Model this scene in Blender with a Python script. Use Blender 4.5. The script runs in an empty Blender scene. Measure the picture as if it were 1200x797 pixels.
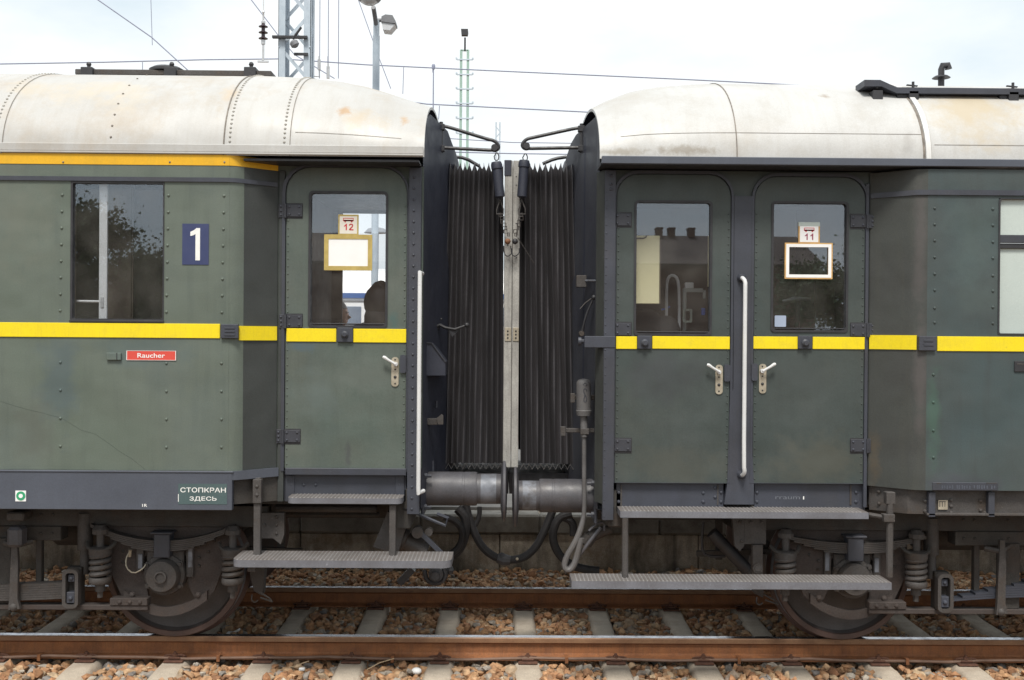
import bpy, bmesh, math, random
from mathutils import Vector, Matrix
random.seed(7)
S = bpy.context.scene
COL = S.collection
# ------------------------------------------------------------------ camera
W0, H0, FPX = 1200.0, 797.0, 1254.0
CAM = Vector((0.0, -8.57, 2.20))
YAW, PITCH, ROLL = 12.0/FPX, -5.5/FPX, math.radians(0.42)
F = Vector((math.sin(YAW), math.cos(YAW), math.sin(PITCH))).normalized()
R0 = F.cross(Vector((0,0,1))).normalized(); U0 = R0.cross(F)
RT = R0*math.cos(ROLL) + U0*math.sin(ROLL); UP = U0*math.cos(ROLL) - R0*math.sin(ROLL)
def P(px, py, Y):
    """the point of the plane y=Y seen at photo pixel (px,py)"""
    d = F*FPX + RT*(px-W0/2) + UP*(H0/2-py)
    t = (Y-CAM.y)/d.y
    return CAM + d*t
cd = bpy.data.cameras.new('camera'); cam = bpy.data.objects.new('camera', cd); COL.objects.link(cam)
M = Matrix((RT, UP, -F)).transposed().to_4x4(); M.translation = CAM
cam.matrix_world = M
cd.sensor_width = 36; cd.lens = FPX/W0*36; cd.clip_start = .05; cd.clip_end = 3000
S.camera = cam
S.view_settings.view_transform = 'Standard'; S.view_settings.look = 'None'
S.view_settings.gamma = 1; S.view_settings.use_curve_mapping = False
S.view_settings.exposure = 0.35
# ------------------------------------------------------------------ world + sun
SUNV = Vector((-.06, -.60, 1.0)).normalized()
w = bpy.data.worlds.new("World"); S.world = w; w.use_nodes = True
nt = w.node_tree; nt.nodes.clear()
def N(tree, typ, **kw):
    n = tree.nodes.new(typ)
    for k, v in kw.items(): setattr(n, k, v)
    return n
out = N(nt,'ShaderNodeOutputWorld'); bg = N(nt,'ShaderNodeBackground'); bg.inputs[1].default_value = 0.1
sky = N(nt,'ShaderNodeTexSky', sky_type='NISHITA'); sky.sun_disc = False
sky.sun_elevation = math.asin(SUNV.z); sky.sun_rotation = math.atan2(SUNV.x, SUNV.y)
sky.dust_density = 3.0
tc = N(nt,'ShaderNodeTexCoord'); mp = N(nt,'ShaderNodeMapping'); mp.inputs['Scale'].default_value = (1,1,2.6)
no = N(nt,'ShaderNodeTexNoise'); no.inputs['Scale'].default_value = 2.2; no.inputs['Detail'].default_value = 7; no.inputs['Roughness'].default_value=.55
rp = N(nt,'ShaderNodeValToRGB'); rp.color_ramp.elements[0].position=.30; rp.color_ramp.elements[1].position=.56
rp.color_ramp.elements[0].color=(.0,.0,.0,1)
mx = N(nt,'ShaderNodeMixRGB'); mx.inputs[2].default_value = (8.2,8.5,8.6,1)
nt.links.new(tc.outputs['Generated'], mp.inputs[0]); nt.links.new(mp.outputs[0], no.inputs[0]); nt.links.new(no.outputs[0], rp.inputs[0])
mx0 = N(nt,'ShaderNodeMixRGB'); mx0.inputs[0].default_value=.78; mx0.inputs[2].default_value=(6.6,7.7,8.2,1)
nt.links.new(sky.outputs[0], mx0.inputs[1]); nt.links.new(rp.outputs[0], mx.inputs[0]); nt.links.new(mx0.outputs[0], mx.inputs[1]); nt.links.new(mx.outputs[0], bg.inputs[0]); nt.links.new(bg.outputs[0], out.inputs[0])
sl = bpy.data.lights.new('sun','SUN'); sl.energy = 3.0; sl.angle = math.radians(16); sl.color = (1,.95,.87)
so = bpy.data.objects.new('sun', sl); COL.objects.link(so); so.rotation_euler = (-SUNV).to_track_quat('-Z','Y').to_euler(); so.location=(0,-20,30)

# ------------------------------------------------------------------ materials
MATS = {}
def mat(name, c1, c2=None, rough=.6, scale=3, metal=0, streak=0, streak_c=(.03,.03,.03), bump=.0, bscale=60, fine=0, stretch=(7,7,.6),
        ripple=0, dirt=0, dirt_c=(.1,.07,.045), dscale=1.6, wear=0, wear_c=(.3,.3,.32), lo=.35, hi=.65):
    m = bpy.data.materials.new(name); m.use_nodes = True; t = m.node_tree; b = t.nodes['Principled BSDF']
    L = t.links.new
    b.inputs['Roughness'].default_value = rough; b.inputs['Metallic'].default_value = metal
    tc = N(t,'ShaderNodeTexCoord'); co = tc.outputs['Object']
    def noise(sc, det=5, vec=co, ro=.6):
        n = N(t,'ShaderNodeTexNoise'); n.inputs['Scale'].default_value = sc; n.inputs['Detail'].default_value = det; n.inputs['Roughness'].default_value = ro; L(vec, n.inputs[0]); return n.outputs[0]
    def ramp(v, a, bb, k=1.0):
        r = N(t,'ShaderNodeMapRange'); r.inputs[1].default_value=a; r.inputs[2].default_value=bb; r.inputs[3].default_value=0; r.inputs[4].default_value=k; r.clamp=True; L(v, r.inputs[0]); return r.outputs[0]
    def mix(fac, a, bcol):
        x = N(t,'ShaderNodeMixRGB'); L(fac, x.inputs[0])
        if isinstance(a, tuple): x.inputs[1].default_value = (*a,1)
        else: L(a, x.inputs[1])
        x.inputs[2].default_value = (*bcol,1); return x.outputs[0]
    cur = tuple(c1)
    cur = mix(ramp(noise(scale), lo, hi), cur, c2 if c2 else tuple(v*.8 for v in c1))
    if streak:
        mp = N(t,'ShaderNodeMapping'); mp.inputs['Scale'].default_value = stretch; L(co, mp.inputs[0])
        cur = mix(ramp(noise(2.0,6,mp.outputs[0]), .48, .72, streak), cur, streak_c)
    if dirt: cur = mix(ramp(noise(dscale,8,co,.7), .5, .68, dirt), cur, dirt_c)
    if wear: cur = mix(ramp(noise(38,4,co,.65), .66, .72, wear), cur, wear_c)
    if fine:
        h = N(t,'ShaderNodeMixRGB', blend_type='MULTIPLY'); h.inputs[0].default_value = 1
        if isinstance(cur, tuple): h.inputs[1].default_value=(*cur,1)
        else: L(cur, h.inputs[1])
        r = N(t,'ShaderNodeMapRange'); L(noise(120,3), r.inputs[0]); r.inputs[1].default_value=.3; r.inputs[2].default_value=.7; r.inputs[3].default_value=1-fine; r.inputs[4].default_value=1+fine*.5
        L(r.outputs[0], h.inputs[2]); cur = h.outputs[0]
    L(cur, b.inputs['Base Color'])
    rr = N(t,'ShaderNodeMapRange'); L(noise(scale*2.3), rr.inputs[0]); rr.inputs[1].default_value=.3; rr.inputs[2].default_value=.7
    rr.inputs[3].default_value=max(.05,rough-.1); rr.inputs[4].default_value=min(1,rough+.12); L(rr.outputs[0], b.inputs['Roughness'])
    if bump:
        bn = N(t,'ShaderNodeBump'); bn.inputs['Strength'].default_value = bump; bn.inputs['Distance'].default_value=.01; L(noise(bscale,4), bn.inputs['Height']); L(bn.outputs[0], b.inputs['Normal'])
        if ripple:
            b2 = N(t,'ShaderNodeBump'); b2.inputs['Strength'].default_value = ripple; b2.inputs['Distance'].default_value=.05; L(noise(2.6,1.5), b2.inputs['Height']); L(b2.outputs[0], bn.inputs['Normal'])
    MATS[name] = m; return m
G = dict
paintL = mat('green_paint_faded', (0.1062,0.1329,0.1082),(0.1195,0.1400,0.1173), .5, 1.1, streak=.40, streak_c=(0.0764,0.0954,0.0838), dirt=.45, dirt_c=(0.0797,0.1096,0.1048), dscale=1.1, bump=.05, bscale=25, fine=.10, ripple=.5)
doorL  = mat('green_paint_door', (0.0804,0.1065,0.0921),(0.1019,0.1182,0.1012), .5, 1.7, streak=.35, streak_c=(0.0570,0.0687,0.0593), dirt=.4, dirt_c=(0.0637,0.0859,0.0837), bump=.06, bscale=30, fine=.1, ripple=.5)
taperL = mat('dark_grey_paint', (0.0451,0.0508,0.0494),(0.0371,0.0419,0.0410), .6, 2.0, streak=.4, streak_c=(0.0403,0.0446,0.0418), bump=.06, bscale=40, fine=.15, ripple=.5)  # much darker than the left side wall paint
paintR = mat('green_paint_blue_tinge', (0.0498,0.0732,0.0771),(0.0579,0.0715,0.0705), .5, 1.3, streak=.4, streak_c=(0.0434,0.0509,0.0506), dirt=.35, dirt_c=(0.0579,0.0621,0.0565), bump=.05, bscale=25, fine=.12, ripple=.5)
doorR  = mat('green_paint_dark', (0.0445,0.0597,0.0572),(0.0545,0.0667,0.0631), .5, 1.8, streak=.35, streak_c=(0.0384,0.0458,0.0440), dirt=.35, dirt_c=(0.0650,0.0729,0.0623), bump=.06, bscale=30, fine=.12, ripple=.5)
taperR = mat('dark_brown_paint', (0.0498,0.0553,0.0509),(0.0451,0.0476,0.0451), .6, 2.2, streak=.45, streak_c=(0.0637,0.0655,0.0542), bump=.06, bscale=40, fine=.15, ripple=.5)  # darker than the right side wall paint
steelg = mat('slate_grey_paint', (0.0506,0.0560,0.0751),(0.0389,0.0427,0.0545), .5, 3, streak=.3, streak_c=(0.0324,0.0333,0.0405), dirt=.3, dirt_c=(0.0648,0.0586,0.0574), bump=.05, fine=.12, wear=.25, wear_c=(0.1037,0.1132,0.1398))
skirtm = mat('slate_skirt_paint', (0.0826,0.0934,0.1209),(0.0686,0.0774,0.0998), .45, 2, streak=.3, streak_c=(0.0595,0.0657,0.0819), bump=.04, fine=.1)
endm   = mat('dark_blue_grey_paint', (0.0255,0.0296,0.0475),(0.0360,0.0400,0.0589), .55, 2.5, streak=.4, streak_c=(0.0210,0.0224,0.0323), bump=.05, fine=.2)
white  = mat('white_roof_paint', (0.4790,0.4778,0.4668),(0.4192,0.4120,0.3968), .5, 1.3, streak=.35, streak_c=(0.3764,0.3507,0.3081), dirt=.5, dirt_c=(0.3764,0.3068,0.2240), dscale=1.9, bump=.06, bscale=20, fine=.06, wear=.25, wear_c=(0.4277,0.3507,0.2614), stretch=(9,1.0,1.0), ripple=.35)
whiteR = mat('white_roof_paint_clean', (0.5096,0.5096,0.5014),(0.4459,0.4459,0.4370), .5, 1.6, streak=.3, streak_c=(0.3822,0.3640,0.3312), dirt=.45, dirt_c=(0.3822,0.3458,0.2944), bump=.08, bscale=24, fine=.08, wear=.3, wear_c=(0.3640,0.3458,0.3220), stretch=(9,1.0,1.0), ripple=.35)
rivm   = mat('roof_rivet', (.38,.37,.34),(.30,.28,.25), .6, 20)
hingem = mat('hinge_grey', (0.0450,0.0477,0.0594),(0.0360,0.0378,0.0468), .45, 9, fine=.1)
clipm  = mat('clip_rust', (.13,.058,.034),(.09,.04,.026), .85, 20, fine=.3, bump=.2)
seamm  = mat('dark_seam', (.13,.115,.10),(.25,.22,.19), .8, 20)
yellow = mat('yellow_stripe', (.84,.66,.004),(.80,.62,.004), .6, 6, fine=.06, bump=.06, bscale=90, streak=.3, streak_c=(.62,.48,.02), stretch=(40,40,4), dirt=.35, dirt_c=(.60,.47,.04), dscale=9, wear=.35, wear_c=(.45,.36,.05))
amber  = mat('amber_stripe', (.76,.42,.01),(.70,.38,.01), .5, 5, fine=.08, streak=.3, streak_c=(.50,.30,.02))
under  = mat('grimy_underframe', (0.0527,0.0476,0.0425),(0.0340,0.0306,0.0289), .75, 5, dirt=.55, dirt_c=(0.0808,0.0527,0.0357), dscale=5, bump=.2, bscale=70, fine=.3)
under2 = mat('grey_running_gear', (0.0748,0.0679,0.0654),(0.0458,0.0413,0.0391), .65, 6, dirt=.5, dirt_c=(0.0880,0.0619,0.0442), dscale=6, bump=.15, bscale=80, fine=.3, wear=.5, wear_c=(.16,.13,.11))
rustyf = mat('rusty_frame', (0.0666,0.0522,0.0468),(0.0450,0.0378,0.0360), .8, 5, dirt=.5, dirt_c=(0.0900,0.0594,0.0450), dscale=5, bump=.2, bscale=80, fine=.3)
darkst = mat('dark_steel', (.022,.022,.026),(.034,.034,.038), .5, 8, bump=.1)
rubber = mat('black_rubber', (.008,.008,.010),(.013,.013,.015), .7, 9, bump=.25, bscale=60)
clothe = mat('bellows_edge_tape', (.115,.112,.122),(.075,.072,.078), .7, 4, wear=.4)
clothm = mat('bellows_cloth', (0.0435,0.0395,0.0435),(0.0315,0.0289,0.0328), .85, 3, streak=.6, streak_c=(0.0225,0.0220,0.0262), bump=.12, bscale=50, fine=.2, dirt=.3, dirt_c=(0.0600,0.0532,0.0541), dscale=3, stretch=(9,9,1.0))
buffm  = mat('buffer_grey', (0.0900,0.0900,0.1030),(0.0612,0.0598,0.0663), .5, 5, dirt=.4, dirt_c=(0.0936,0.0756,0.0686), dscale=4, bump=.1, fine=.2, wear=.35, wear_c=(0.1440,0.1440,0.1716))
bright = mat('worn_bright_steel', (0.2100,0.2250,0.2600),(0.1100,0.1200,0.1400), .5, 8, metal=.1, dirt=.8, dirt_c=(0.0600,0.0500,0.0450), dscale=7)
stepm  = mat('ribbed_step', (0.1640,0.1517,0.1476),(0.1230,0.1107,0.1066), .6, 6, dirt=.35, dirt_c=(0.1476,0.1148,0.0984), dscale=5, wear=.5, wear_c=(0.3444,0.3444,0.3608), fine=.2)
stepe  = mat('step_edge', (.17,.175,.20),(.13,.13,.145), .45, 6, wear=.5, wear_c=(.35,.36,.4), fine=.15)
stepr  = mat('worn_step_rib', (0.2448,0.2326,0.2326),(0.1836,0.1775,0.1714), .5, 6, wear=.5)
chrome = mat('white_painted_rail', (0.6708,0.6794,0.6880),(0.6020,0.6106,0.6192), .3, 6, wear=.4, wear_c=(0.3870,0.3612,0.3268))
alu    = mat('aluminium', (.62,.62,.63),(.5,.5,.5), .35, 9, metal=.6)
brass  = mat('tarnished_plate', (.48,.43,.34),(.34,.30,.23), .45, 14, metal=.3, wear=.5, wear_c=(.15,.12,.1))
framem = mat('weathered_frame_wood', (0.4140,0.4050,0.3780),(0.3060,0.2970,0.2790), .8, 5, streak=.6, streak_c=(0.1800,0.1710,0.1620), wear=.6, wear_c=(0.1260,0.1080,0.0990), fine=.2, stretch=(25,25,1.5))
frameg = mat('weathered_frame_grey', (.16,.155,.15),(.115,.11,.108), .8, 5, streak=.5, streak_c=(.08,.078,.075), fine=.25, stretch=(25,25,1.5))
goldf  = mat('gold_frame', (.50,.38,.12),(.40,.30,.09), .5, 20)
rustf2 = mat('rust_edged_frame', (.62,.38,.14),(.5,.3,.12), .6, 20)
paper  = mat('paper_white', (.84,.84,.84),(.80,.80,.79), .7, 8)
paperc = mat('paper_cream', (.78,.74,.66),(.74,.70,.62), .7, 8)
red    = mat('red_print', (.62,.045,.06),(.58,.04,.05), .5, 8)
redsign= mat('red_sign', (.66,.075,.055),(.60,.07,.05), .45, 8)
bluep  = mat('navy_plate', (.040,.052,.13),(.035,.046,.12), .4, 8)
wtext  = mat('white_lettering', (.82,.82,.80),(.75,.75,.73), .6, 30)
teal   = mat('teal_patch', (0.0713,0.1125,0.1162),(0.0638,0.1013,0.1050), .5, 6, fine=.1)
greenr = mat('green_ring', (.03,.34,.16),(.03,.3,.14), .5, 8)
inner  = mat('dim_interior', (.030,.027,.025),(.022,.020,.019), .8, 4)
creamp = mat('cream_panel', (.86,.79,.50),(.80,.74,.46), .6, 3)
brownp = mat('brown_panel', (.10,.075,.055),(.08,.06,.045), .6, 3)
frost  = mat('frosted_pane', (.50,.56,.53),(.44,.50,.48), .25, 2, fine=.05)
concr  = mat('concrete_sleeper', (.53,.46,.37),(.43,.37,.30), .85, 7, dirt=.4, dirt_c=(.28,.20,.14), dscale=5, bump=.3, bscale=90, fine=.2)
wallm  = mat('stained_concrete', (0.5280,0.4784,0.4018),(0.2816,0.2484,0.1960), .9, 4, streak=.9, streak_c=(0.0352,0.0340,0.0333), dirt=.8, dirt_c=(0.1760,0.1058,0.0490), dscale=1.7, bump=.5, bscale=30, fine=.3, stretch=(2.6,2.6,.5))
copem  = mat('coping_concrete', (.22,.21,.19),(.13,.125,.11), .9, 4, dirt=.6, dirt_c=(.10,.085,.07), dscale=4, bump=.4, bscale=40, fine=.2)
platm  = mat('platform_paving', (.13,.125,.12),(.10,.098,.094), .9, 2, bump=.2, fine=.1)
rustm  = mat('rail_rust', (.29,.115,.042),(.21,.082,.034), .8, 9, streak=.55, streak_c=(.13,.055,.028), bump=.3, bscale=60, fine=.25, stretch=(30,30,2), dirt=.3, dirt_c=(.30,.14,.06), dscale=8)
rusthd = mat('rail_head_side', (.26,.145,.078),(.21,.11,.06), .6, 9, fine=.2, bump=.1)
shiny  = mat('polished_rail_top', (.40,.42,.47),(.26,.26,.29), .2, 12, metal=.95)
wheelm = mat('wheel_disc', (.095,.086,.084),(.064,.058,.058), .6, 4, dirt=.5, dirt_c=(.085,.066,.055), fine=.2, bump=.08)
tyrem  = mat('wheel_tyre', (.105,.066,.056),(.078,.052,.046), .5, 6, fine=.2, wear=.2)
mastm  = mat('pale_galvanised', (.48,.55,.62),(.40,.47,.54), .5, 5, wear=.3, wear_c=(.3,.3,.3))
greenm = mat('green_mast_paint', (.32,.46,.40),(.28,.41,.36), .5, 5)
porc   = mat('brown_porcelain', (.045,.028,.035),(.035,.02,.025), .25, 5)
lampm  = mat('lamp_housing', (.20,.205,.22),(.16,.165,.18), .5, 5)
lampg  = mat('lamp_cover', (.62,.64,.66),(.55,.57,.6), .2, 5)
wirem  = mat('wire_metal', (.26,.28,.38),(.22,.24,.33), .5, 5)
skinm  = mat('skin', (.58,.33,.24),(.54,.29,.21), .5, 20)
hairm  = mat('dark_hair', (.025,.017,.013),(.018,.012,.01), .6, 30)
hairg  = mat('greying_hair', (.16,.15,.145),(.1,.095,.09), .7, 40)
coatd  = mat('dark_coat', (.022,.022,.026),(.03,.03,.034), .8, 9)
coatb  = mat('blue_coat', (.05,.07,.12),(.045,.06,.1), .8, 9)
traw   = mat('train_white', (.80,.80,.80),(.76,.76,.77), .3, 2)
trab   = mat('train_blue', (.07,.15,.38),(.06,.13,.35), .3, 2)
bark   = mat('bark', (.07,.05,.035),(.05,.037,.027), .9, 8, bump=.5, bscale=20)
leafm  = mat('leaves', (.045,.085,.028),(.07,.115,.035), .7, 2)
brick  = mat('old_brick', (.20,.11,.075),(.15,.085,.06), .85, 6, fine=.3)
tilem  = mat('roof_tiles', (.085,.05,.04),(.065,.04,.033), .8, 8, fine=.3)
rustch = mat('rusted_knob', (.24,.11,.05),(.16,.07,.035), .7, 20)
bluet  = mat('blue_tag', (.02,.12,.62),(.02,.1,.5), .5, 5)
groundm= mat('ground_gravel', (.22,.16,.11),(.15,.11,.08), .95, 12, bump=.8, bscale=25, fine=.4)

def spots(m, parent_x, lst):
    """stains with a place and a shape of their own: (world point, radius, colour, strength, stretch xyz)"""
    t=m.node_tree; L=t.links.new; b=t.nodes['Principled BSDF']; cur=b.inputs['Base Color'].links[0].from_socket; tc=N(t,'ShaderNodeTexCoord')
    for p,rad,col,k,st in lst:
        mp=N(t,'ShaderNodeMapping',vector_type='POINT'); q=Vector(p)-Vector((parent_x,0,0)); mp.inputs['Scale'].default_value=st; mp.inputs['Location'].default_value=(-q.x*st[0],-q.y*st[1],-q.z*st[2]); L(tc.outputs['Object'],mp.inputs[0])
        ln=N(t,'ShaderNodeVectorMath',operation='LENGTH'); L(mp.outputs[0],ln.inputs[0]); nz=N(t,'ShaderNodeTexNoise'); nz.inputs['Scale'].default_value=1.2/rad; nz.inputs['Detail'].default_value=7; nz.inputs['Roughness'].default_value=.7; L(tc.outputs['Object'],nz.inputs[0])
        a=N(t,'ShaderNodeMath',operation='MULTIPLY_ADD'); L(nz.outputs[0],a.inputs[0]); a.inputs[1].default_value=2.2*rad; L(ln.outputs['Value'],a.inputs[2])
        mr=N(t,'ShaderNodeMapRange'); L(a.outputs[0],mr.inputs[0]); mr.inputs[1].default_value=rad*1.35; mr.inputs[2].default_value=rad*1.95; mr.inputs[3].default_value=k; mr.inputs[4].default_value=0
        mx_=N(t,'ShaderNodeMixRGB'); L(mr.outputs[0],mx_.inputs[0]); L(cur,mx_.inputs[1]); mx_.inputs[2].default_value=(*col,1); cur=mx_.outputs[0]
    L(cur,b.inputs['Base Color'])
def glass(name, refl=.14, tint=(.80,.83,.86)):
    m = bpy.data.materials.new(name); m.use_nodes = True; t = m.node_tree; t.nodes.clear()
    o = N(t,'ShaderNodeOutputMaterial'); mxs = N(t,'ShaderNodeMixShader'); tr = N(t,'ShaderNodeBsdfTransparent'); gl = N(t,'ShaderNodeBsdfGlossy')
    tr.inputs[0].default_value = (*tint,1); gl.inputs['Roughness'].default_value = .01; gl.inputs[0].default_value = (.84,.91,1,1)
    lw = N(t,'ShaderNodeLayerWeight'); lw.inputs[0].default_value = .5; fr = N(t,'ShaderNodeMath', operation='POWER'); fr.inputs[1].default_value = 4; t.links.new(lw.outputs['Facing'], fr.inputs[0])
    ma = N(t,'ShaderNodeMath', operation='ADD'); ma.inputs[1].default_value = refl; ma.use_clamp = True; t.links.new(fr.outputs[0], ma.inputs[0])
    # dust film: a thin diffuse layer
    df = N(t,'ShaderNodeBsdfDiffuse'); df.inputs[0].default_value=(.42,.40,.36,1)
    m2 = N(t,'ShaderNodeMixShader'); tcn = N(t,'ShaderNodeTexCoord'); nz = N(t,'ShaderNodeTexNoise'); nz.inputs['Scale'].default_value=5; nz.inputs['Detail'].default_value=6
    mr = N(t,'ShaderNodeMapRange'); mr.inputs[1].default_value=.35; mr.inputs[2].default_value=.8; mr.inputs[3].default_value=.015; mr.inputs[4].default_value=.07
    t.links.new(tcn.outputs['Object'], nz.inputs[0]); t.links.new(nz.outputs[0], mr.inputs[0]); t.links.new(mr.outputs[0], m2.inputs[0])
    t.links.new(ma.outputs[0], mxs.inputs[0]); t.links.new(tr.outputs[0], mxs.inputs[1]); t.links.new(gl.outputs[0], mxs.inputs[2])
    t.links.new(mxs.outputs[0], m2.inputs[1]); t.links.new(df.outputs[0], m2.inputs[2]); t.links.new(m2.outputs[0], o.inputs[0])
    MATS[name] = m; return m
glassm = glass('window_glass',.10,(.97,.98,.99)); 

def stonemat():
    m = bpy.data.materials.new('ballast_stone'); m.use_nodes = True; t = m.node_tree; b = t.nodes['Principled BSDF']; b.inputs['Roughness'].default_value=.85
    g = N(t,'ShaderNodeNewGeometry'); r = N(t,'ShaderNodeValToRGB'); t.links.new(g.outputs['Random Per Island'], r.inputs[0])
    r.color_ramp.interpolation = 'LINEAR'
    cols = [(0,(.46,.25,.13)),(.15,(.50,.29,.15)),(.3,(.38,.19,.095)),(.42,(.54,.36,.21)),(.55,(.45,.25,.13)),(.65,(.30,.15,.08)),(.74,(.56,.41,.26)),(.83,(.36,.27,.19)),(.90,(.20,.19,.185)),(.95,(.50,.44,.36)),(1,(.28,.25,.22))]
    r.color_ramp.elements[0].position=0; r.color_ramp.elements[0].color=(*cols[0][1],1); r.color_ramp.elements[1].position=1; r.color_ramp.elements[1].color=(*cols[-1][1],1)
    for p,c in cols[1:-1]:
        e = r.color_ramp.elements.new(p); e.color=(*c,1)
    tc=N(t,'ShaderNodeTexCoord'); nz=N(t,'ShaderNodeTexNoise'); nz.inputs['Scale'].default_value=28; nz.inputs['Detail'].default_value=5
    t.links.new(tc.outputs['Object'], nz.inputs[0])
    mm=N(t,'ShaderNodeMixRGB',blend_type='MULTIPLY'); mm.inputs[0].default_value=1; mr=N(t,'ShaderNodeMapRange'); mr.inputs[1].default_value=.3; mr.inputs[2].default_value=.7; mr.inputs[3].default_value=.52; mr.inputs[4].default_value=1.12
    t.links.new(nz.outputs[0],mr.inputs[0]); t.links.new(r.outputs[0],mm.inputs[1]); t.links.new(mr.outputs[0],mm.inputs[2]); t.links.new(mm.outputs[0],b.inputs['Base Color'])
    bn=N(t,'ShaderNodeBump'); bn.inputs['Strength'].default_value=.4; bn.inputs['Distance'].default_value=.005; t.links.new(nz.outputs[0],bn.inputs['Height']); t.links.new(bn.outputs[0],b.inputs['Normal'])
    return m
stonem = stonemat()
cablem = mat('grey_cable_sheath', (.125,.122,.125),(.09,.087,.088), .6, 6, dirt=.4, dirt_c=(.12,.10,.085), dscale=5, fine=.15)

# ------------------------------------------------------------------ mesh helper
def worldloc(o):
    v = Vector((0,0,0))
    while o is not None: v += o.location; o = o.parent
    return v
class MB:
    def __init__(s, m=None): s.v=[]; s.f=[]; s.mi=[]; s.ms=[]; s.cur=0; s.use(m) if m else None; s.flat=[]
    def use(s, m):
        if m not in s.ms: s.ms.append(m)
        s.cur = s.ms.index(m); return s
    def add(s, vs, fs):
        n = len(s.v); s.v += [tuple(v) for v in vs]
        for f in fs: s.f.append([n+i for i in f]); s.mi.append(s.cur)
        return s
    def box(s, x0,x1,y0,y1,z0,z1, b=.003):
        if x0>x1: x0,x1=x1,x0
        if y0>y1: y0,y1=y1,y0
        if z0>z1: z0,z1=z1,z0
        b = min(b, (x1-x0)*.45,(y1-y0)*.45,(z1-z0)*.45)
        if b<=0:
            return s.add([(x,y,z) for x in (x0,x1) for y in (y0,y1) for z in (z0,z1)], [(0,1,3,2),(4,6,7,5),(0,4,5,1),(2,3,7,6),(0,2,6,4),(1,5,7,3)])
        X=(x0,x1);Y=(y0,y1);Z=(z0,z1); vs=[]; idx={}
        for i in (0,1):
            for j in (0,1):
                for k in (0,1):
                    sx=b if i==0 else -b; sy=b if j==0 else -b; sz=b if k==0 else -b
                    idx[i,j,k]=len(vs); vs += [(X[i],Y[j]+sy,Z[k]+sz),(X[i]+sx,Y[j],Z[k]+sz),(X[i]+sx,Y[j]+sy,Z[k])]
        fs=[]
        I=lambda i,j,k,a: idx[i,j,k]+a
        for i in (0,1): fs.append([I(i,0,0,0),I(i,0,1,0),I(i,1,1,0),I(i,1,0,0)][::(1 if i==0 else -1)])
        for j in (0,1): fs.append([I(0,j,0,1),I(1,j,0,1),I(1,j,1,1),I(0,j,1,1)][::(1 if j==0 else -1)])
        for k in (0,1): fs.append([I(0,0,k,2),I(0,1,k,2),I(1,1,k,2),I(1,0,k,2)][::(1 if k==0 else -1)])
        for a in (0,1):
            for c in (0,1):
                fs.append([I(a,c,0,0),I(a,c,0,1),I(a,c,1,1),I(a,c,1,0)])
                fs.append([I(a,0,c,0),I(a,0,c,2),I(a,1,c,2),I(a,1,c,0)])
                fs.append([I(0,a,c,1),I(0,a,c,2),I(1,a,c,2),I(1,a,c,1)])
        for i in (0,1):
            for j in (0,1):
                for k in (0,1): fs.append([I(i,j,k,0),I(i,j,k,1),I(i,j,k,2)])
        return s.add(vs, fs)
    def pbox(s, px0,py0,px1,py1,Y,d, b=.003):
        """box whose front face, on plane y=Y, spans these photo pixels; d deep"""
        a = P(px0,(py0+py1)/2,Y).x; c = P(px1,(py0+py1)/2,Y).x; t = P((px0+px1)/2,py0,Y).z; u = P((px0+px1)/2,py1,Y).z
        return s.box(a,c,Y,Y+d,u,t,b)
    def prism(s, pts, y0, y1):
        """polygon (x,z) extruded along y"""
        n=len(pts); vs=[(x,y0,z) for x,z in pts]+[(x,y1,z) for x,z in pts]
        return s.add(vs, [list(range(n)), list(range(2*n-1,n-1,-1))]+[[i,i+n,(i+1)%n+n,(i+1)%n] for i in range(n)])
    def obox(s, p0, p1, wy, th):
        """bar from p0 to p1 (in the x-z plane), wy deep in y, th thick"""
        p0=Vector(p0);p1=Vector(p1); d=(p1-p0).normalized(); n=Vector((-d.z,0,d.x))*th/2; y=Vector((0,wy/2,0))
        vs=[p+a*n+b*y for p in (p0,p1) for a in (-1,1) for b in (-1,1)]
        return s.add(vs,[(0,1,3,2),(4,6,7,5),(0,4,5,1),(2,3,7,6),(0,2,6,4),(1,5,7,3)])
    def lathe(s, prof, o, ax, seg=24, closed=True):
        """prof: (radius, distance along ax)"""
        o=Vector(o); ax=Vector(ax).normalized(); a=ax.orthogonal().normalized(); b=ax.cross(a)
        vs=[]
        for r,t in prof:
            for k in range(seg):
                q=2*math.pi*k/seg; vs.append(o+ax*t+(a*math.cos(q)+b*math.sin(q))*r)
        fs=[]
        for i in range(len(prof)-1):
            for k in range(seg): fs.append([i*seg+k,i*seg+(k+1)%seg,(i+1)*seg+(k+1)%seg,(i+1)*seg+k])
        if closed: fs += [list(range(seg))[::-1],[ (len(prof)-1)*seg+k for k in range(seg)]]
        return s.add(vs,fs)
    def cyl(s,p0,p1,r,seg=12,r2=None):
        p0=Vector(p0);p1=Vector(p1); return s.lathe([(r,0),(r if r2 is None else r2,(p1-p0).length)],p0,p1-p0,seg)
    def tube(s, pts, r, seg=8, smooth=0):
        pts=[Vector(p) for p in pts]
        for _ in range(smooth):
            q=[pts[0]]
            for a,b in zip(pts,pts[1:]): q += [a*.75+b*.25, a*.25+b*.75]
            q.append(pts[-1]); pts=q
        up=None; rings=[]
        for i,p in enumerate(pts):
            d=(pts[min(i+1,len(pts)-1)]-pts[max(i-1,0)]).normalized()
            if up is None: up=d.orthogonal().normalized()
            up=(up-d*up.dot(d)).normalized(); b=d.cross(up)
            if isinstance(r,(list,tuple)):
                q_=i/(len(pts)-1)*(len(r)-1); k_=min(int(q_),len(r)-2); rr=r[k_]+(r[k_+1]-r[k_])*(q_-k_)
            else: rr=r
            rings.append([p+(up*math.cos(2*math.pi*k/seg)+b*math.sin(2*math.pi*k/seg))*rr for k in range(seg)])
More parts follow.
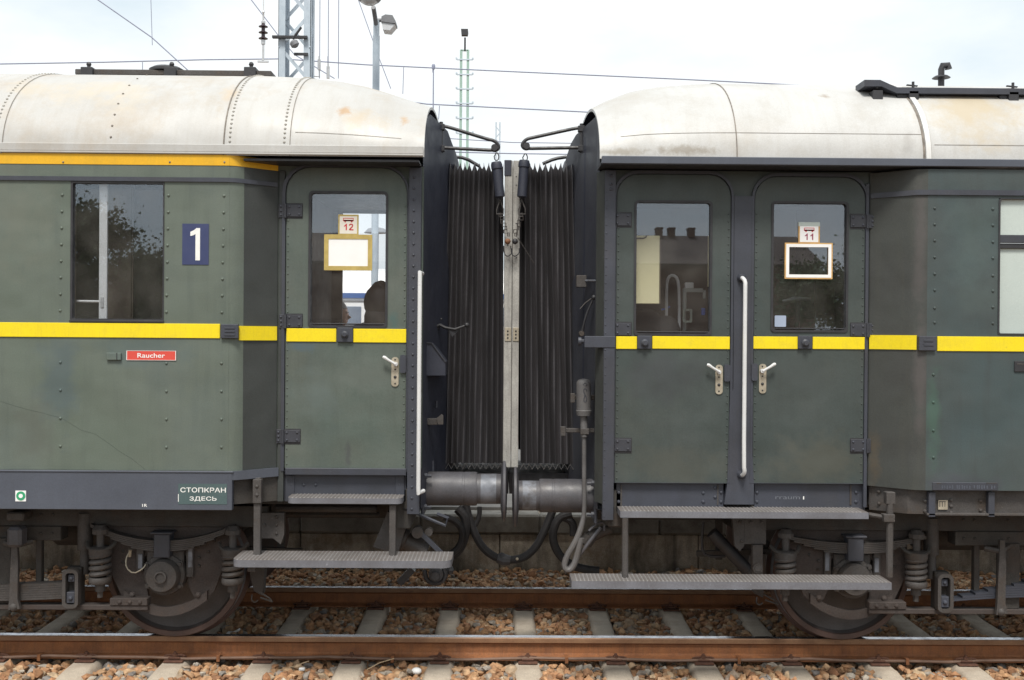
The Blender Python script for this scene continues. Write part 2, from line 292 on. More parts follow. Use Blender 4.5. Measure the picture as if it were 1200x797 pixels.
        vs=[v for g in rings for v in g]; n=len(rings)
        fs=[[i*seg+k,i*seg+(k+1)%seg,(i+1)*seg+(k+1)%seg,(i+1)*seg+k] for i in range(n-1) for k in range(seg)]
        fs += [list(range(seg))[::-1],[(n-1)*seg+k for k in range(seg)]]
        return s.add(vs,fs)
    def ball(s,c,r,seg=12,sc=(1,1,1)):
        c=Vector(c); n=seg//2; vs=[]
        for i in range(n+1):
            th=math.pi*i/n
            for k in range(seg):
                q=2*math.pi*k/seg; vs.append((c.x+r*sc[0]*math.sin(th)*math.cos(q),c.y+r*sc[1]*math.sin(th)*math.sin(q),c.z+r*sc[2]*math.cos(th)))
        return s.add(vs,[[i*seg+k,(i+1)*seg+k,(i+1)*seg+(k+1)%seg,i*seg+(k+1)%seg] for i in range(n) for k in range(seg)])
    def rivet(s,p,r=.009,n=(0,-1,0),h=None):
        h = h or r*.85
        return s.lathe([(r,0),(r*.72,h*.65),(r*.1,h)],p,n,8)
    def rivets_px(s, px0,py0,px1,py1,n,Y,r=.009):
        for i in range(n):
            t=i/(n-1) if n>1 else 0; s.rivet(P(px0+(px1-px0)*t,py0+(py1-py0)*t,Y),r)
        return s
    def ribbon(s, plan, z0, z1, th):
        """plan polyline (x,y) swept from z0 to z1, th thick inward (+y side); z0/z1 numbers"""
        pl=[Vector((a,b)) for a,b in plan]; off=[]
        for i,p in enumerate(pl):
            d=(pl[min(i+1,len(pl)-1)]-pl[max(i-1,0)]).normalized(); nn=Vector((-d.y,d.x))
            if nn.y<0: nn=-nn
            off.append(p+nn*th)
        n=len(pl); vs=[(p.x,p.y,z0) for p in pl]+[(p.x,p.y,z1) for p in pl]+[(p.x,p.y,z0) for p in off]+[(p.x,p.y,z1) for p in off]
        fs=[]
        for i in range(n-1):
            fs += [[i,i+1,n+i+1,n+i],[2*n+i,3*n+i,3*n+i+1,2*n+i+1],[n+i,n+i+1,3*n+i+1,3*n+i],[i,2*n+i,2*n+i+1,i+1]]
        fs += [[0,n,3*n,2*n],[n-1,3*n-1,4*n-1,2*n-1]]
        return s.add(vs,fs)
    def ring(s, o, i, y0, y1, ro=(.02,.02), ri=(.02,.02), seg=5):
        """o,i: (x0,x1,z0,z1) outer/inner rounded rectangles; radii (bottom, top)"""
        def loop(r4,rr):
            x0,x1,z0,z1=r4; pts=[]
            for cx,cz,a0,r in ((x1,z0,-90,rr[0]),(x1,z1,0,rr[1]),(x0,z1,90,rr[1]),(x0,z0,180,rr[0])):
                sx = -1 if cx==x1 else 1; sz = 1 if cz==z0 else -1
                for k in range(seg+1):
                    a=math.radians(a0+90*k/seg); pts.append((cx+sx*r+r*math.cos(a), cz+sz*r+r*math.sin(a)))
            return pts
        A=loop(o,ro);n=len(A)
        if i is None:
            return s.prism(A,y0,y1)
        B=loop(i,ri)
        vs=[(x,y0,z) for x,z in A]+[(x,y0,z) for x,z in B]+[(x,y1,z) for x,z in A]+[(x,y1,z) for x,z in B]; fs=[]
        for k in range(n):
            j=(k+1)%n
            fs += [[k,j,n+j,n+k],[2*n+k,3*n+k,3*n+j,2*n+j],[k,2*n+k,2*n+j,j],[n+k,n+j,3*n+j,3*n+k]]
        return s.add(vs,fs)
    def wall(s, x0,x1,z0,z1,y,th,holes=()):
        """wall in the x-z plane with rectangular openings (x0,x1,z0,z1)"""
        xs=sorted({x0,x1}|{h for q in holes for h in q[:2]}); zs=sorted({z0,z1}|{h for q in holes for h in q[2:]})
        def inside(a,b): return any(q[0]<a<q[1] and q[2]<b<q[3] for q in holes)
        def solid(i,j):
            if i<0 or j<0 or i>=len(xs)-1 or j>=len(zs)-1: return False
            return not inside((xs[i]+xs[i+1])/2,(zs[j]+zs[j+1])/2)
        for i in range(len(xs)-1):
            for j in range(len(zs)-1):
                if not solid(i,j): continue
                a,b,c,d=xs[i],xs[i+1],zs[j],zs[j+1]
                s.add([(a,y,c),(b,y,c),(b,y,d),(a,y,d)],[(0,1,2,3)]); s.add([(a,y+th,c),(b,y+th,c),(b,y+th,d),(a,y+th,d)],[(3,2,1,0)])
                if not solid(i-1,j): s.add([(a,y,c),(a,y,d),(a,y+th,d),(a,y+th,c)],[(0,1,2,3)])
                if not solid(i+1,j): s.add([(b,y,c),(b,y+th,c),(b,y+th,d),(b,y,d)],[(0,1,2,3)])
                if not solid(i,j-1): s.add([(a,y,c),(a,y+th,c),(b,y+th,c),(b,y,c)],[(0,1,2,3)])
                if not solid(i,j+1): s.add([(a,y,d),(b,y,d),(b,y+th,d),(a,y+th,d)],[(0,1,2,3)])
        return s
    def text(s, body, c, size, width=None, bold=0, n=1):
        """flat lettering facing -y centred on c"""
        cu=bpy.data.curves.new('t','FONT'); cu.body=body; cu.size=1; cu.align_x='CENTER'; cu.align_y='CENTER'; cu.extrude=.01; cu.offset=(.009 if bold>.0015 else 0); cu.space_line=.85
        o=bpy.data.objects.new('t',cu); COL.objects.link(o); dg=bpy.context.evaluated_depsgraph_get(); dg.update()
        me=bpy.data.meshes.new_from_object(o.evaluated_get(dg)); xs=[v.co.x for v in me.vertices]; ys=[v.co.y for v in me.vertices]
        cx=(min(xs)+max(xs))/2; cy=(min(ys)+max(ys))/2; kz = size*(.73 if n==1 else 1.6)/(max(ys)-min(ys)); k=(width/(max(xs)-min(xs))) if width else kz
        s.add([(c[0]+(v.co.x-cx)*k, c[1]-v.co.z*.05, c[2]+(v.co.y-cy)*kz) for v in me.vertices],[list(p.vertices) for p in me.polygons])
        bpy.data.objects.remove(o); bpy.data.curves.remove(cu); bpy.data.meshes.remove(me); return s
    def build(s, name, parent=None, smooth=35, label=None, kind=None):
        o0=worldloc(parent) if parent else Vector((0,0,0))
        me=bpy.data.meshes.new(name); me.from_pydata([(x-o0.x,y-o0.y,z-o0.z) for x,y,z in s.v],[],s.f)
        for m in s.ms: me.materials.append(m)
        me.polygons.foreach_set('material_index', s.mi)
        bm=bmesh.new(); bm.from_mesh(me); bmesh.ops.recalc_face_normals(bm,faces=bm.faces); bm.to_mesh(me); bm.free()
        if smooth:
            me.shade_smooth(); me.set_sharp_from_angle(angle=math.radians(smooth))
        o=bpy.data.objects.new(name,me); COL.objects.link(o); o.parent=parent
        if label: o['label']=label
        if kind: o['kind']=kind
        return o
def recenter(o, p):
    """give an unparented one-mesh thing its origin at p"""
    p=Vector(p); o.data.transform(Matrix.Translation(-p)); o.location=p; return o
def tag(o,label,cat,group=None,kind=None):
    if label: o['label']=label
    if cat: o['category']=cat
    if group: o['group']=group
    if kind: o['kind']=kind
    return o
def thing(name,loc,label,cat,group=None):
    o=bpy.data.objects.new(name,None); COL.objects.link(o); o.location=loc; o.empty_display_size=.2; return tag(o,label,cat,group)

# ------------------------------------------------------------------ setting
def setting():
    g=MB(groundm); g.add([(-600,-600,-.27),(600,-600,-.27),(600,600,-.27),(-600,600,-.27)],[(0,1,2,3)]); o=g.build('ground',smooth=0); o['kind']='structure'
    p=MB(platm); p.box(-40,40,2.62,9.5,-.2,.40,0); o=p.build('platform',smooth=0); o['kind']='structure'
    wl=MB(wallm); xs=-14
    while xs<14:
        wl.box(xs,xs+1.99,2.18,2.42,-.26,.20+random.uniform(-.004,.004),.006); xs+=2.0
    wl.use(copem); xs=-14
    while xs<14:
        wl.box(xs,xs+1.195,2.13+random.uniform(-.006,.006),2.42,.21,.405+random.uniform(-.006,.004),.02); xs+=1.2
    wl.use(wallm).box(-14,14,2.421,2.619,-.2,.36,0)
    o=wl.build('platform_wall'); tag(o,'low stained concrete platform wall behind the far rail','wall')
    # rails
    def rail(yc,label,grp='rails of the track'):
        prof=[(-.07,-.160),(.07,-.160),(.07,-.150),(.015,-.132),(.009,-.12),(.009,-.055),(.034,-.040),(.036,-.010),(.030,-.002),(-.030,-.002),(-.036,-.010),(-.034,-.040),(-.009,-.055),(-.009,-.12),(-.015,-.132),(-.07,-.150)]
        r=MB(rustm); xs=[-16+.5*i for i in range(65)]; vs=[];n=len(prof)
        for x in xs:
            for y,z in prof: vs.append((x,yc+y,z))
        cs={8:shiny,7:rusthd,9:rusthd,10:rusthd,6:rusthd}
        for k in range(n):
            r.use(cs.get(k,rustm)); j=(k+1)%n
            r.v+= [] 
            base=len(r.v)
            for x in xs:
                r.v.append((x,yc+prof[k][0],prof[k][1])); r.v.append((x,yc+prof[j][0],prof[j][1]))
            for i in range(len(xs)-1):
                r.f.append([base+2*i,base+2*i+2,base+2*i+3,base+2*i+1]); r.mi.append(r.cur)
        o=r.build('rail',smooth=30); recenter(o,(0,yc,-.16)); tag(o,label,'rail',grp); return o
    rail(-.752,'rusty near rail running across the foreground')
    rail(.752,'far rail in the shade beneath the two carriages')
    # sleepers
    sl=MB(concr)
    secs=[(-1.30,.135,.108,-.205),(-.98,.125,.092,-.170),(-.62,.120,.086,-.164),(-.45,.115,.080,-.174),(0,.115,.078,-.178),(.45,.115,.080,-.174),(.62,.120,.086,-.164),(.98,.125,.092,-.170),(1.30,.135,.108,-.205)]
    vs=[]
    for y,wb,wt,zt in secs: vs += [(-wb,y,-.36),(-wt-.012,y,zt-.03),(-wt+.006,y,zt-.008),(-wt+.02,y,zt),(wt-.02,y,zt),(wt-.006,y,zt-.008),(wt+.012,y,zt-.03),(wb,y,-.36)]
    fs=[[i*8+k,i*8+(k+1)%8,(i+1)*8+(k+1)%8,(i+1)*8+k] for i in range(len(secs)-1) for k in range(8)]
    fs+=[list(range(8)),[len(secs)*8-1-k for k in range(8)]]
    sl.add(vs,fs)
    proto=None; base=P(613.5,712,.67); X0=base.x
    def clip(sgn):
        c=MB(clipm); y0=.072*sgn
        c.box(-.07,.07,y0,y0+.075*sgn,-.165,-.150,.004)
        c.box(-.045,.045,y0-.022*sgn,y0+.045*sgn,-.149,-.132,.006)
        c.cyl((0,y0+.018*sgn,-.134),(0,y0+.018*sgn,-.098),.011,8); c.cyl((0,y0+.018*sgn,-.130),(0,y0+.018*sgn,-.112),.021,6)
        for q in (-1,1):
            c.tube([(q*.02,y0+.018*sgn,-.122),(q*.05,y0+.03*sgn,-.118),(q*.078,y0+.02*sgn,-.130),(q*.066,y0-.008*sgn,-.140)],.008,6,smooth=1)
        return c
    cm={}
    group='concrete sleepers of the track'
    ks=list(range(-9,10))
    for k in ks:
        x=X0+.636*k
        r=thing('sleeper',(x,0,-.36),None,'sleeper',group)
        if proto is None:
            proto=sl.build('beam',None); proto.data.transform(Matrix.Translation((0,0,.36))); bm_=proto; proto.parent=r
            for yc in (-.752,.752):
                for sg in (-1,1):
                    if (sg) not in cm:
                        c=clip(sg).build('rail_clip',None); c.data.transform(Matrix.Translation((0,0,.36))); cm[sg]=c; first=True
                        c.parent=r; c.location=(0,yc,0)
                    else:
                        c=cm[sg].copy(); COL.objects.link(c); c.parent=r; c.location=(0,yc,0)
        else:
            b=bm_.copy(); COL.objects.link(b); b.parent=r
            for yc in (-.752,.752):
                for sg in (-1,1):
                    c=cm[sg].copy(); COL.objects.link(c); c.parent=r; c.location=(0,yc,0)
        n=k
        ords=['','first','second','third','fourth','fifth','sixth','seventh','eighth','ninth']
        if k==0: L='pale concrete sleeper directly beneath the meeting buffers of both carriages'
        else: L=f"concrete sleeper {ords[abs(k)]} to the {'right' if k>0 else 'left'} of the one under the touching buffers"
        r['label']=L
    # cable along the foot of the near rail
    ca=MB(mat('brown_cable',(.20,.12,.085),(.15,.09,.06),.6,9))
    pts=[(x*.25,-.852,-.137+.006*math.sin(x*.9)+.004*math.sin(x*2.3)) for x in range(-48,49)]
    t=thing('cable',(0,-.852,-.16),'thin brown cable clipped along the foot of the near rail','cable')
    ca.tube(pts,.011,8); ca.build('conductor',t)
    for px in (46,256,460,664,866,1063):
        p=P(px,764,-.86); c=MB(rustm); c.box(p.x-.012,p.x+.012,-.872,-.80,-.122,-.116,.002); c.box(p.x-.012,p.x+.012,-.874,-.868,-.163,-.117,.002); c.build('clamp',t)
setting()

# ------------------------------------------------------------------ ballast stones
def ballast():
    import numpy as np
    rng=np.random.default_rng(3)
    bm=bmesh.new(); bmesh.ops.create_icosphere(bm,subdivisions=1,radius=1); bm.verts.ensure_lookup_table()
    bv=np.array([v.co[:] for v in bm.verts]); bf=np.array([[v.index for v in f.verts] for f in bm.faces]); bm.free()
    pts=[]
    def fill(x0,x1,y0,y1,step,z,zj,r0,r1):
        nx=int((x1-x0)/step); ny=int((y1-y0)/step)
        gx,gy=np.meshgrid(np.arange(nx),np.arange(ny)); n=gx.size
        x=x0+(gx.ravel()+rng.random(n))*step; y=y0+(gy.ravel()+rng.random(n))*step
        zz=z(x,y)+rng.normal(0,zj,n); r=rng.uniform(r0,r1,n)
        pts.append(np.stack([x,y,zz,r],1))
    X0=P(613.5,712,.67).x
    def z(x,y):
        b=np.full_like(x,-.215)
        b=np.where(y<-.85,-.205,b); b=np.where(y>.95,-.215+.03*np.clip((y-.95)/.6,0,1),b)
        b=b-.02*np.exp(-((np.abs(y)-.752)/.12)**2)
        return b+.012*np.sin(x*3.1+1)*np.sin(y*4)+.008*np.sin(x*7.3)
    fill(-6.5,6.5,-2.4,2.2,.058,z,.012,.025,.043)
    fill(-6.5,6.5,-2.4,2.2,.075,lambda x,y:z(x,y)+.016,.012,.020,.042)
    fill(-6.5,6.5,-2.4,2.2,.050,lambda x,y:z(x,y)-.020,.006,.022,.036)
    p=np.concatenate(pts)
    # keep the stones off the tops of the sleepers and away from the rails
    dx=np.abs((p[:,0]-X0+.318)%.636-.318); on=(dx<.100)&(np.abs(p[:,1])<1.32)
    p=p[~on]; rl=(np.abs(np.abs(p[:,1])-.752)<.10)&(p[:,2]>-.20); p=p[~rl]
    n=len(p)
    jit=rng.normal(0,.24,(n,len(bv),3)); v=bv[None]*(1+jit)
    sc=rng.uniform(.65,1.3,(n,1,3)); v=v*sc
    a=rng.random(n)*6.28; t=rng.normal(0,.6,n)
    ca,sa=np.cos(a)[:,None],np.sin(a)[:,None]; ct,st=np.cos(t)[:,None],np.sin(t)[:,None]
    x,y,zc=v[...,0],v[...,1],v[...,2]*.72
    y2=y*ct-zc*st; z2=y*st+zc*ct; x3=x*ca-y2*sa; y3=x*sa+y2*ca
    v=np.stack([x3,y3,z2],2)*p[:,3][:,None,None]+p[:,None,:3]
    f=(bf[None]+(np.arange(n)*len(bv))[:,None,None]).reshape(-1,3)
    me=bpy.data.meshes.new('ballast'); me.vertices.add(n*len(bv)); me.vertices.foreach_set('co',v.reshape(-1))
    me.loops.add(f.size); me.loops.foreach_set('vertex_index',f.reshape(-1)); me.polygons.add(len(f)); me.polygons.foreach_set('loop_start',np.arange(len(f))*3)
    me.update(); me.validate(); me.materials.append(stonem); me.shade_flat()
    o=bpy.data.objects.new('ballast',me); COL.objects.link(o)
    tag(o,'rust brown crushed stone ballast between and around the rails','ballast',kind='stuff')
ballast()

# ------------------------------------------------------------------ carriages
YF, YD = -1.45, -1.23        # outer side plane, recessed door plane
def rp_(px,py,Y=-1.30): return P(px,py,Y)
spots(white,-3.6,[(rp_(440,158),.05,(.42,.18,.06),.85,(1,1,1)),(rp_(403,132),.07,(.40,.24,.11),.75,(1,1,1)),(rp_(425,148),.16,(.46,.36,.23),.5,(.7,1,1)),(rp_(474,145),.07,(.42,.27,.14),.7,(1.6,1,.6)),(rp_(258,160),.10,(.40,.32,.22),.5,(2.2,1,.4)),(rp_(270,120,-1.15),.14,(.48,.38,.26),.6,(1.5,1,.6)),(rp_(306,164),.03,(.40,.26,.12),.7,(1,1,1)),(rp_(130,130,-1.1),.3,(.52,.45,.34),.6,(.5,1,1)),(rp_(50,118,-1.1),.22,(.50,.42,.30),.5,(.6,1,1))])
spots(whiteR,3.6,[(rp_(966,115,-1.1),.07,(.26,.20,.15),.75,(1,1,1.6)),(rp_(946,129,-1.2),.03,(.22,.2,.18),.8,(1,1,1)),(rp_(1130,140,-1.2),.40,(.44,.37,.26),.8,(.9,1,1)),(rp_(1180,150,-1.2),.25,(.42,.34,.22),.7,(1,1,1)),(rp_(1062,172,-1.4),.10,(.32,.31,.30),.6,(1.4,1,.7)),(rp_(1030,135,-1.2),.05,(.35,.33,.3),.6,(1,1,1)),(rp_(800,176,-1.45),.08,(.25,.22,.18),.7,(.25,1,1.6)),(rp_(730,178,-1.45),.06,(.28,.25,.2),.7,(.3,1,1.6))])
spots(paintL,-3.6,[(P(70,440,-1.45),.30,(0.0777,0.1073,0.1147),.7,(1.5,1,.7)),(P(175,412,-1.45),.20,(0.0851,0.1147,0.1110),.7,(.5,1,1.2)),(P(40,500,-1.45),.18,(0.0962,0.1073,0.0925),.6,(1,1,.6)),(P(20,250,-1.45),.3,(0.1406,0.1517,0.1221),.5,(1,1,.5))])
spots(doorL,-3.6,[(P(352,407,-1.23),.10,(0.0740,0.1073,0.1221),.9,(.7,1,1.8)),(P(370,462,-1.23),.20,(0.0962,0.1221,0.1147),.7,(1,1,.8)),(P(460,375,-1.23),.07,(0.0666,0.1110,0.1036),.9,(1,1,.8)),(P(408,530,-1.23),.06,(0.0666,0.0740,0.0740),.8,(2,1,.4)),(P(430,440,-1.23),.18,(0.1073,0.1258,0.1110),.7,(.6,1,1))])
spots(paintR,3.6,[(P(1094,490,-1.45),.22,(0.0555,0.1036,0.0814),.8,(3,1,.5)),(P(1140,280,-1.45),.25,(0.0703,0.0999,0.0962),.6,(1,1,.6)),(P(1150,350,-1.45),.16,(0.0629,0.0851,0.0814),.6,(.6,1,1)),(P(1110,568,-1.45),.16,(0.0555,0.0629,0.0740),.8,(.3,1,1.5))])
spots(taperR,3.6,[(P(1026,540,-1.3),.14,(0.09,0.068,0.042),.6,(2.6,1,.45)),(P(1078,450,-1.44),.3,(0.0814,0.0740,0.0725),.8,(5,1,.5)),(P(1078,280,-1.44),.3,(0.0814,0.0740,0.0725),.7,(5,1,.5))])
spots(doorR,3.6,[(P(775,440,-1.23),.25,(0.0459,0.0518,0.0555),.7,(.7,1,1)),(P(960,540,-1.23),.25,(0.0777,0.0799,0.0651),.7,(.5,1,1)),(P(790,550,-1.23),.25,(0.0740,0.0777,0.0651),.6,(.5,1,1.3)),(P(935,440,-1.23),.2,(0.0518,0.0629,0.0607),.7,(.7,1,1))])
ZE = 3.38                    # eave height
CAR = {}
CAR['L']=thing('passenger_car',(-3.6,0,0),'faded green railway carriage with single door, car number 12 and first class plate','railway carriage','the two coupled carriages')
CAR['R']=thing('passenger_car',(3.6,0,0),'darker grey green railway carriage with two doors side by side, car number 11','railway carriage','the two coupled carriages')
def X(px,Y,py=394): return P(px,py,Y).x
def Z(py,Y,px=600): return P(px,py,Y).z

def roof(c, X_end, X_far, s, hmain, m, taper):
    """s=+1: carriage extends to +x"""
    car=CAR[c]
    def h(x):
        d=abs(x-X_end)
        for (d0,h0),(d1,h1) in zip(taper,taper[1:]):
            if d0<=d<=d1: t=(d-d0)/(d1-d0); return h0+(h1-h0)*t
        return hmain
    def sec(x,off=0,n=40,wadd=0):
        hh=h(x)+off; wd=1.45+off+wadd; out=[]
        for k in range(n+1):
            a=math.pi*k/n; out.append((x,-wd*math.copysign(abs(math.cos(a))**.94,math.cos(a)),ZE+hh*math.sin(a)**.97))
        return out
    xs=[X_end+s*d for d in [0,.05,.12,.2,.3,.4,.5,.6,.7,.8,.95,1.1,1.3,1.6,2,3,4,5,6,7,8] ]; xs=[x for x in xs if abs(x)<=abs(X_far)]+[X_far]
    r=MB(m); rings=[sec(x) for x in xs]; n=len(rings[0])
    vs=[p for g in rings for p in g]; r.add(vs,[[i*n+k,i*n+k+1,(i+1)*n+k+1,(i+1)*n+k] for i in range(len(xs)-1) for k in range(n-1)])
    # inner skin + rim so the edge shows its thickness
    r.use(endm); rings2=[sec(x,-.02) for x in xs]; r.add([p for g in rings2 for p in g],[[i*n+k,(i+1)*n+k,(i+1)*n+k+1,i*n+k+1] for i in range(len(xs)-1) for k in range(n-1)])
    r.use(m); r.add(rings[0]+rings2[0],[[k,k+1,n+k+1,n+k] for k in range(n-1)])
    ro=r.build('roof',car,smooth=50)
    def strip(xa,xb,off,mm,mb,n0=0,n1=None):
        a=sec(xa,off); b=sec(xb,off); a0=sec(xa,-.003); b0=sec(xb,-.003); n1=n1 or len(a)
        q=len(a[n0:n1]); mb.use(mm); mb.add(a[n0:n1]+b[n0:n1]+a0[n0:n1]+b0[n0:n1],[f for k in range(q-1) for f in ([k,k+1,q+k+1,q+k],[2*q+k,2*q+k+1,k+1,k],[q+k,q+k+1,3*q+k+1,3*q+k])])
    def arc_pt(x,t,off=.001):
        hh=h(x)+off; wd=1.45+off; a=t; return Vector((x,-wd*abs(math.cos(a))**.94,ZE+hh*math.sin(a)**.97))
    def arc_n(x,t): 
        e=.01; d=arc_pt(x,t+e)-arc_pt(x,t-e); return Vector((0,-d.z,d.y)).normalized() if Vector((0,-d.z,d.y)).z>0 else Vector((0,d.z,-d.y)).normalized()
    return ro,h,strip,arc_pt,arc_n

taperh=[(0,.55),(.15,.60),(.32,.66),(.5,.715),(.7,.755),(.95,.78),(1.2,.79)]
roL,hL,stripL,ptL,nL=roof('L',-.525,-7.2,-1,.79,white,taperh)
roR,hR,stripR,ptR,nR=roof('R',X(703,YF,180),7.2,1,.765,whiteR,[(0,.55),(.06,.585),(.15,.635),(.32,.70),(.5,.735),(.7,.755),(.9,.765)])
def seam(strip,pt,nn,x,car,rivs=None,parent=None,w_=.05,lap=.004,dark=.005,step=.052,both=False):
    m=MB(white); 
    if w_: strip(x,x+w_,lap,white,m)
    strip(x-dark,x+(dark if not w_ else -.0005),lap+.001,seamm,m)
    if rivs is not None:
        m.use(whiteR); t=.03
        while t<1.45:
            p=pt(x+rivs,t,.004); m.use(rivm); m.rivet(p,.009,nn(x+rivs,t)); t+=step/1.3
    m.build('roof_seam',parent)
strapm = mat('white_roof_strap', (0.6560,0.6560,0.6478),(0.5904,0.5904,0.5740), .5, 9)
seam(stripL,ptL,nL,X(3,YF,170),'L',-.05,roL,w_=-.08)
seam(stripL,ptL,nL,X(340,YF,170),'L',-.04,roL,w_=-.42)
m=MB(white); stripL(X(262,YF,170)-.004,X(262,YF,170)+.004,.006,seamm,m)
t=.03
while t<1.45:
    m.use(rivm).rivet(ptL(X(269,YF,170),t,.004),.009,nL(0,t)); t+=.04
m.build('roof_seam',roL)
m=MB(seamm)
for i,t in enumerate([.12,.22,.33,.45,.58,.72,.88,1.05]): m=MB(seamm); m.rivet(ptL(X(129,YF,160),t+.02,.001),.008,nL(0,t),h=.006); m.build('roof_bolt',roL)
seam(stripR,ptR,nR,X(864,YF,160),'R',None,roR,w_=0,dark=.003)
m=MB(whiteR); xa=X(1085,YF,170); stripR(xa,xa+.034,.014,strapm,m); stripR(xa-.016,xa-.002,.003,seamm,m); stripR(xa+.036,xa+.040,.004,seamm,m); m.build('roof_seam',roR)
m=MB(seamm); seamx=X(728,YF,160); m2=[]
def hseam(pt,x0,x1,t,parent,mm=seamm,th=.004):
    m=MB(mm); n=24
    A=[pt(x0+(x1-x0)*i/n,t,.002) for i in range(n+1)]; B=[pt(x0+(x1-x0)*i/n,t+th,.002) for i in range(n+1)]
    m.add(A+B,[[i,i+1,n+2+i,n+1+i] for i in range(n)]); m.build('roof_seam',parent)
hseam(ptR,X(728,YF,160),X(1083,YF,160),.235,roR); hseam(ptR,X(1096,YF,160),7,.14,roR); hseam(ptL,X(345,YF,160),X(470,YF,160),.20,roL)
# roof edge trim, left: white folded gutter; right: dark gutter rail
m=MB(white); m.box(-7.2,-.53,-1.462,-1.43,Z(178,YF,200),Z(169,YF,200)); m.box(-7.2,-.53,-1.467,-1.44,Z(180,YF,200)-.002,Z(178.3,YF,200),.002); m.build('gutter',CAR['L'])
gxr=X(705,YF,186)
m=MB(skirtm); m.box(gxr,7.2,-1.475,-1.43,Z(193.5,YF,850),Z(184.5,YF,850),.004); m.build('gutter',CAR['R'])
m=MB(darkst); m.box(gxr,7.2,-1.429,-1.15,Z(193,YF,850),Z(190,YF,850),.0); m.build('soffit',CAR['R'])  # near-black colour paints in the shade under the gutter
# soffits above the recesses, in near-black colour that paints the eave shadow
m=MB(darkst); m.box(X(285,YF,185),-.56,-1.44,1.44,3.348,3.362,0); m.build('soffit',CAR['L'])

# roof fittings ----------------------------------------------------
def walkwayL():
    car=CAR['L']; a=P(95,87,-.3); b=P(322,87,-.3)
    m=MB(under2); m.box(a.x,b.x,-.42,-.18,a.z-.03,a.z+.012,.005); m.box(a.x,b.x,-.12,.12,a.z-.03,a.z+.012,.005)
    for px in (110,206,298):
        p=P(px,87,-.3); m.use(darkst).box(p.x-.045,p.x+.045,-.45,.14,p.z-.06,p.z+.02,.004); m.cyl((p.x,-.40,p.z),(p.x,-.40,p.z+.05),.014,8); m.ball((p.x,-.40,p.z+.05),.02,8)
    m.build('roof_walkway',roL)
    p=P(196,84,-.3); m=MB(darkst); m.lathe([(.10,-.02),(.10,.01),(.135,.012),(.135,.03),(.10,.05),(.02,.06)],(p.x,-.3,p.z-.02),(0,0,1),20); m.use(white).lathe([(.11,-.06),(.11,.0)],(p.x,-.3,p.z-.02),(0,0,1),20); m.build('roof_ventilator',roL)
walkwayL()
def walkwayR():
    Y=-1.14; m=MB(steelg)
    a=P(1012,97,Y); b=P(1050,103,Y)
    z0=P(1012,101,Y).z; z1=P(1050,110,Y).z
    m.prism([(a.x,z0-.005),(a.x,z0+.040),(a.x+.11,z0+.040),(b.x,z1+.040),(7.1,z1+.040),(7.1,z1),(b.x,z1),(a.x+.12,z0-.005)],Y-.02,Y+.17)
    m.use(bright); m.box(b.x-.02,7.1,Y,Y+.16,z1+.041,z1+.047,.002)
    m.use(darkst)
    for px in (1028,1070,1187):
        p=P(px,100,Y); m.box(p.x-.035,p.x+.035,Y-.02,Y+.2,z1-.06,z1+.02,.004); m.cyl((p.x,Y,z1+.035),(p.x,Y,z1+.085),.010,8); m.obox((p.x-.045,Y,z1+.062),(p.x+.03,Y,z1+.055),.016,.008)
    for px in (1060,1180): 
        p=P(px,112,Y); m.box(p.x-.05,p.x+.05,Y+.0,Y+.3,z1-.07,z1,.004)
    m.build('roof_walkway',roR)
    m=MB(darkst); p=P(1103,90,-.2); m.tube([(p.x,-.2,p.z-.15),(p.x,-.2,p.z+.06),(p.x+.01,-.2,p.z+.085),(p.x+.05,-.2,p.z+.09),(p.x+.055,-.2,p.z+.06)],[.024,.024,.028,.028,.03],10); m.lathe([(.07,0),(.05,.015)],(p.x,-.2,p.z-.01),(0,0,1),16); m.build('vent_pipe',roR)
walkwayR()

def rect_px(px0,py0,px1,py1,Y):
    return (X(px0,Y,(py0+py1)/2),X(px1,Y,(py0+py1)/2),Z(py1,Y,(px0+px1)/2),Z(py0,Y,(px0+px1)/2))
# ---------------- left side wall
carL,carR=CAR['L'],CAR['R']
zBotL=Z(551,YF,140)
cxL=X(268,YF,380)       # where the taper starts
wl=rect_px(83,213,192,376,YF)
m=MB(paintL); m.wall(-7.2,cxL,zBotL,3.37,YF,.04,[wl])
for px,py0,py1,n in ((73,228.5,364,8),(197.5,229,365.5,8),(262.5,229.5,366,8)): m.rivets_px(px,py0,px-2.5,py1,n,YF,.0105)
for px in (70.8,195,259.5): 
    for i in range(4): m.rivet(P(px,424.5+i*32.8+(px>100)*1.2,YF),.0105)
m.build('side_wall',carL)
m=MB(mat('crack_line',(.06,.075,.065),(.05,.065,.055),.7,5)); ck=[(0,470),(18,476),(33,480),(50,484),(72,490),(95,504),(112,509),(128,520),(140,529),(155,538),(170,550)]
m.tube([P(a,b,YF-.0002) for a,b in ck],.0009,4); m.build('paint_crack',carL)
plL=[(cxL+.085,YF+.050),(cxL+.115,YF+.078),(X(325,YD,380),YD)]
plF=[(cxL-.02,YF-.0004),(cxL+.012,YF+.003),(cxL+.040,YF+.014),(cxL+.064,YF+.030),(cxL+.086,YF+.051)]
m=MB(taperL); m.ribbon(plL,Z(557,YF,280)+.0,3.36,.03); m.use(paintL).ribbon(plF,Z(557,YF,280)+.0,3.36,.03); m.build('tapered_corner',carL,smooth=60); plL=plF+plL
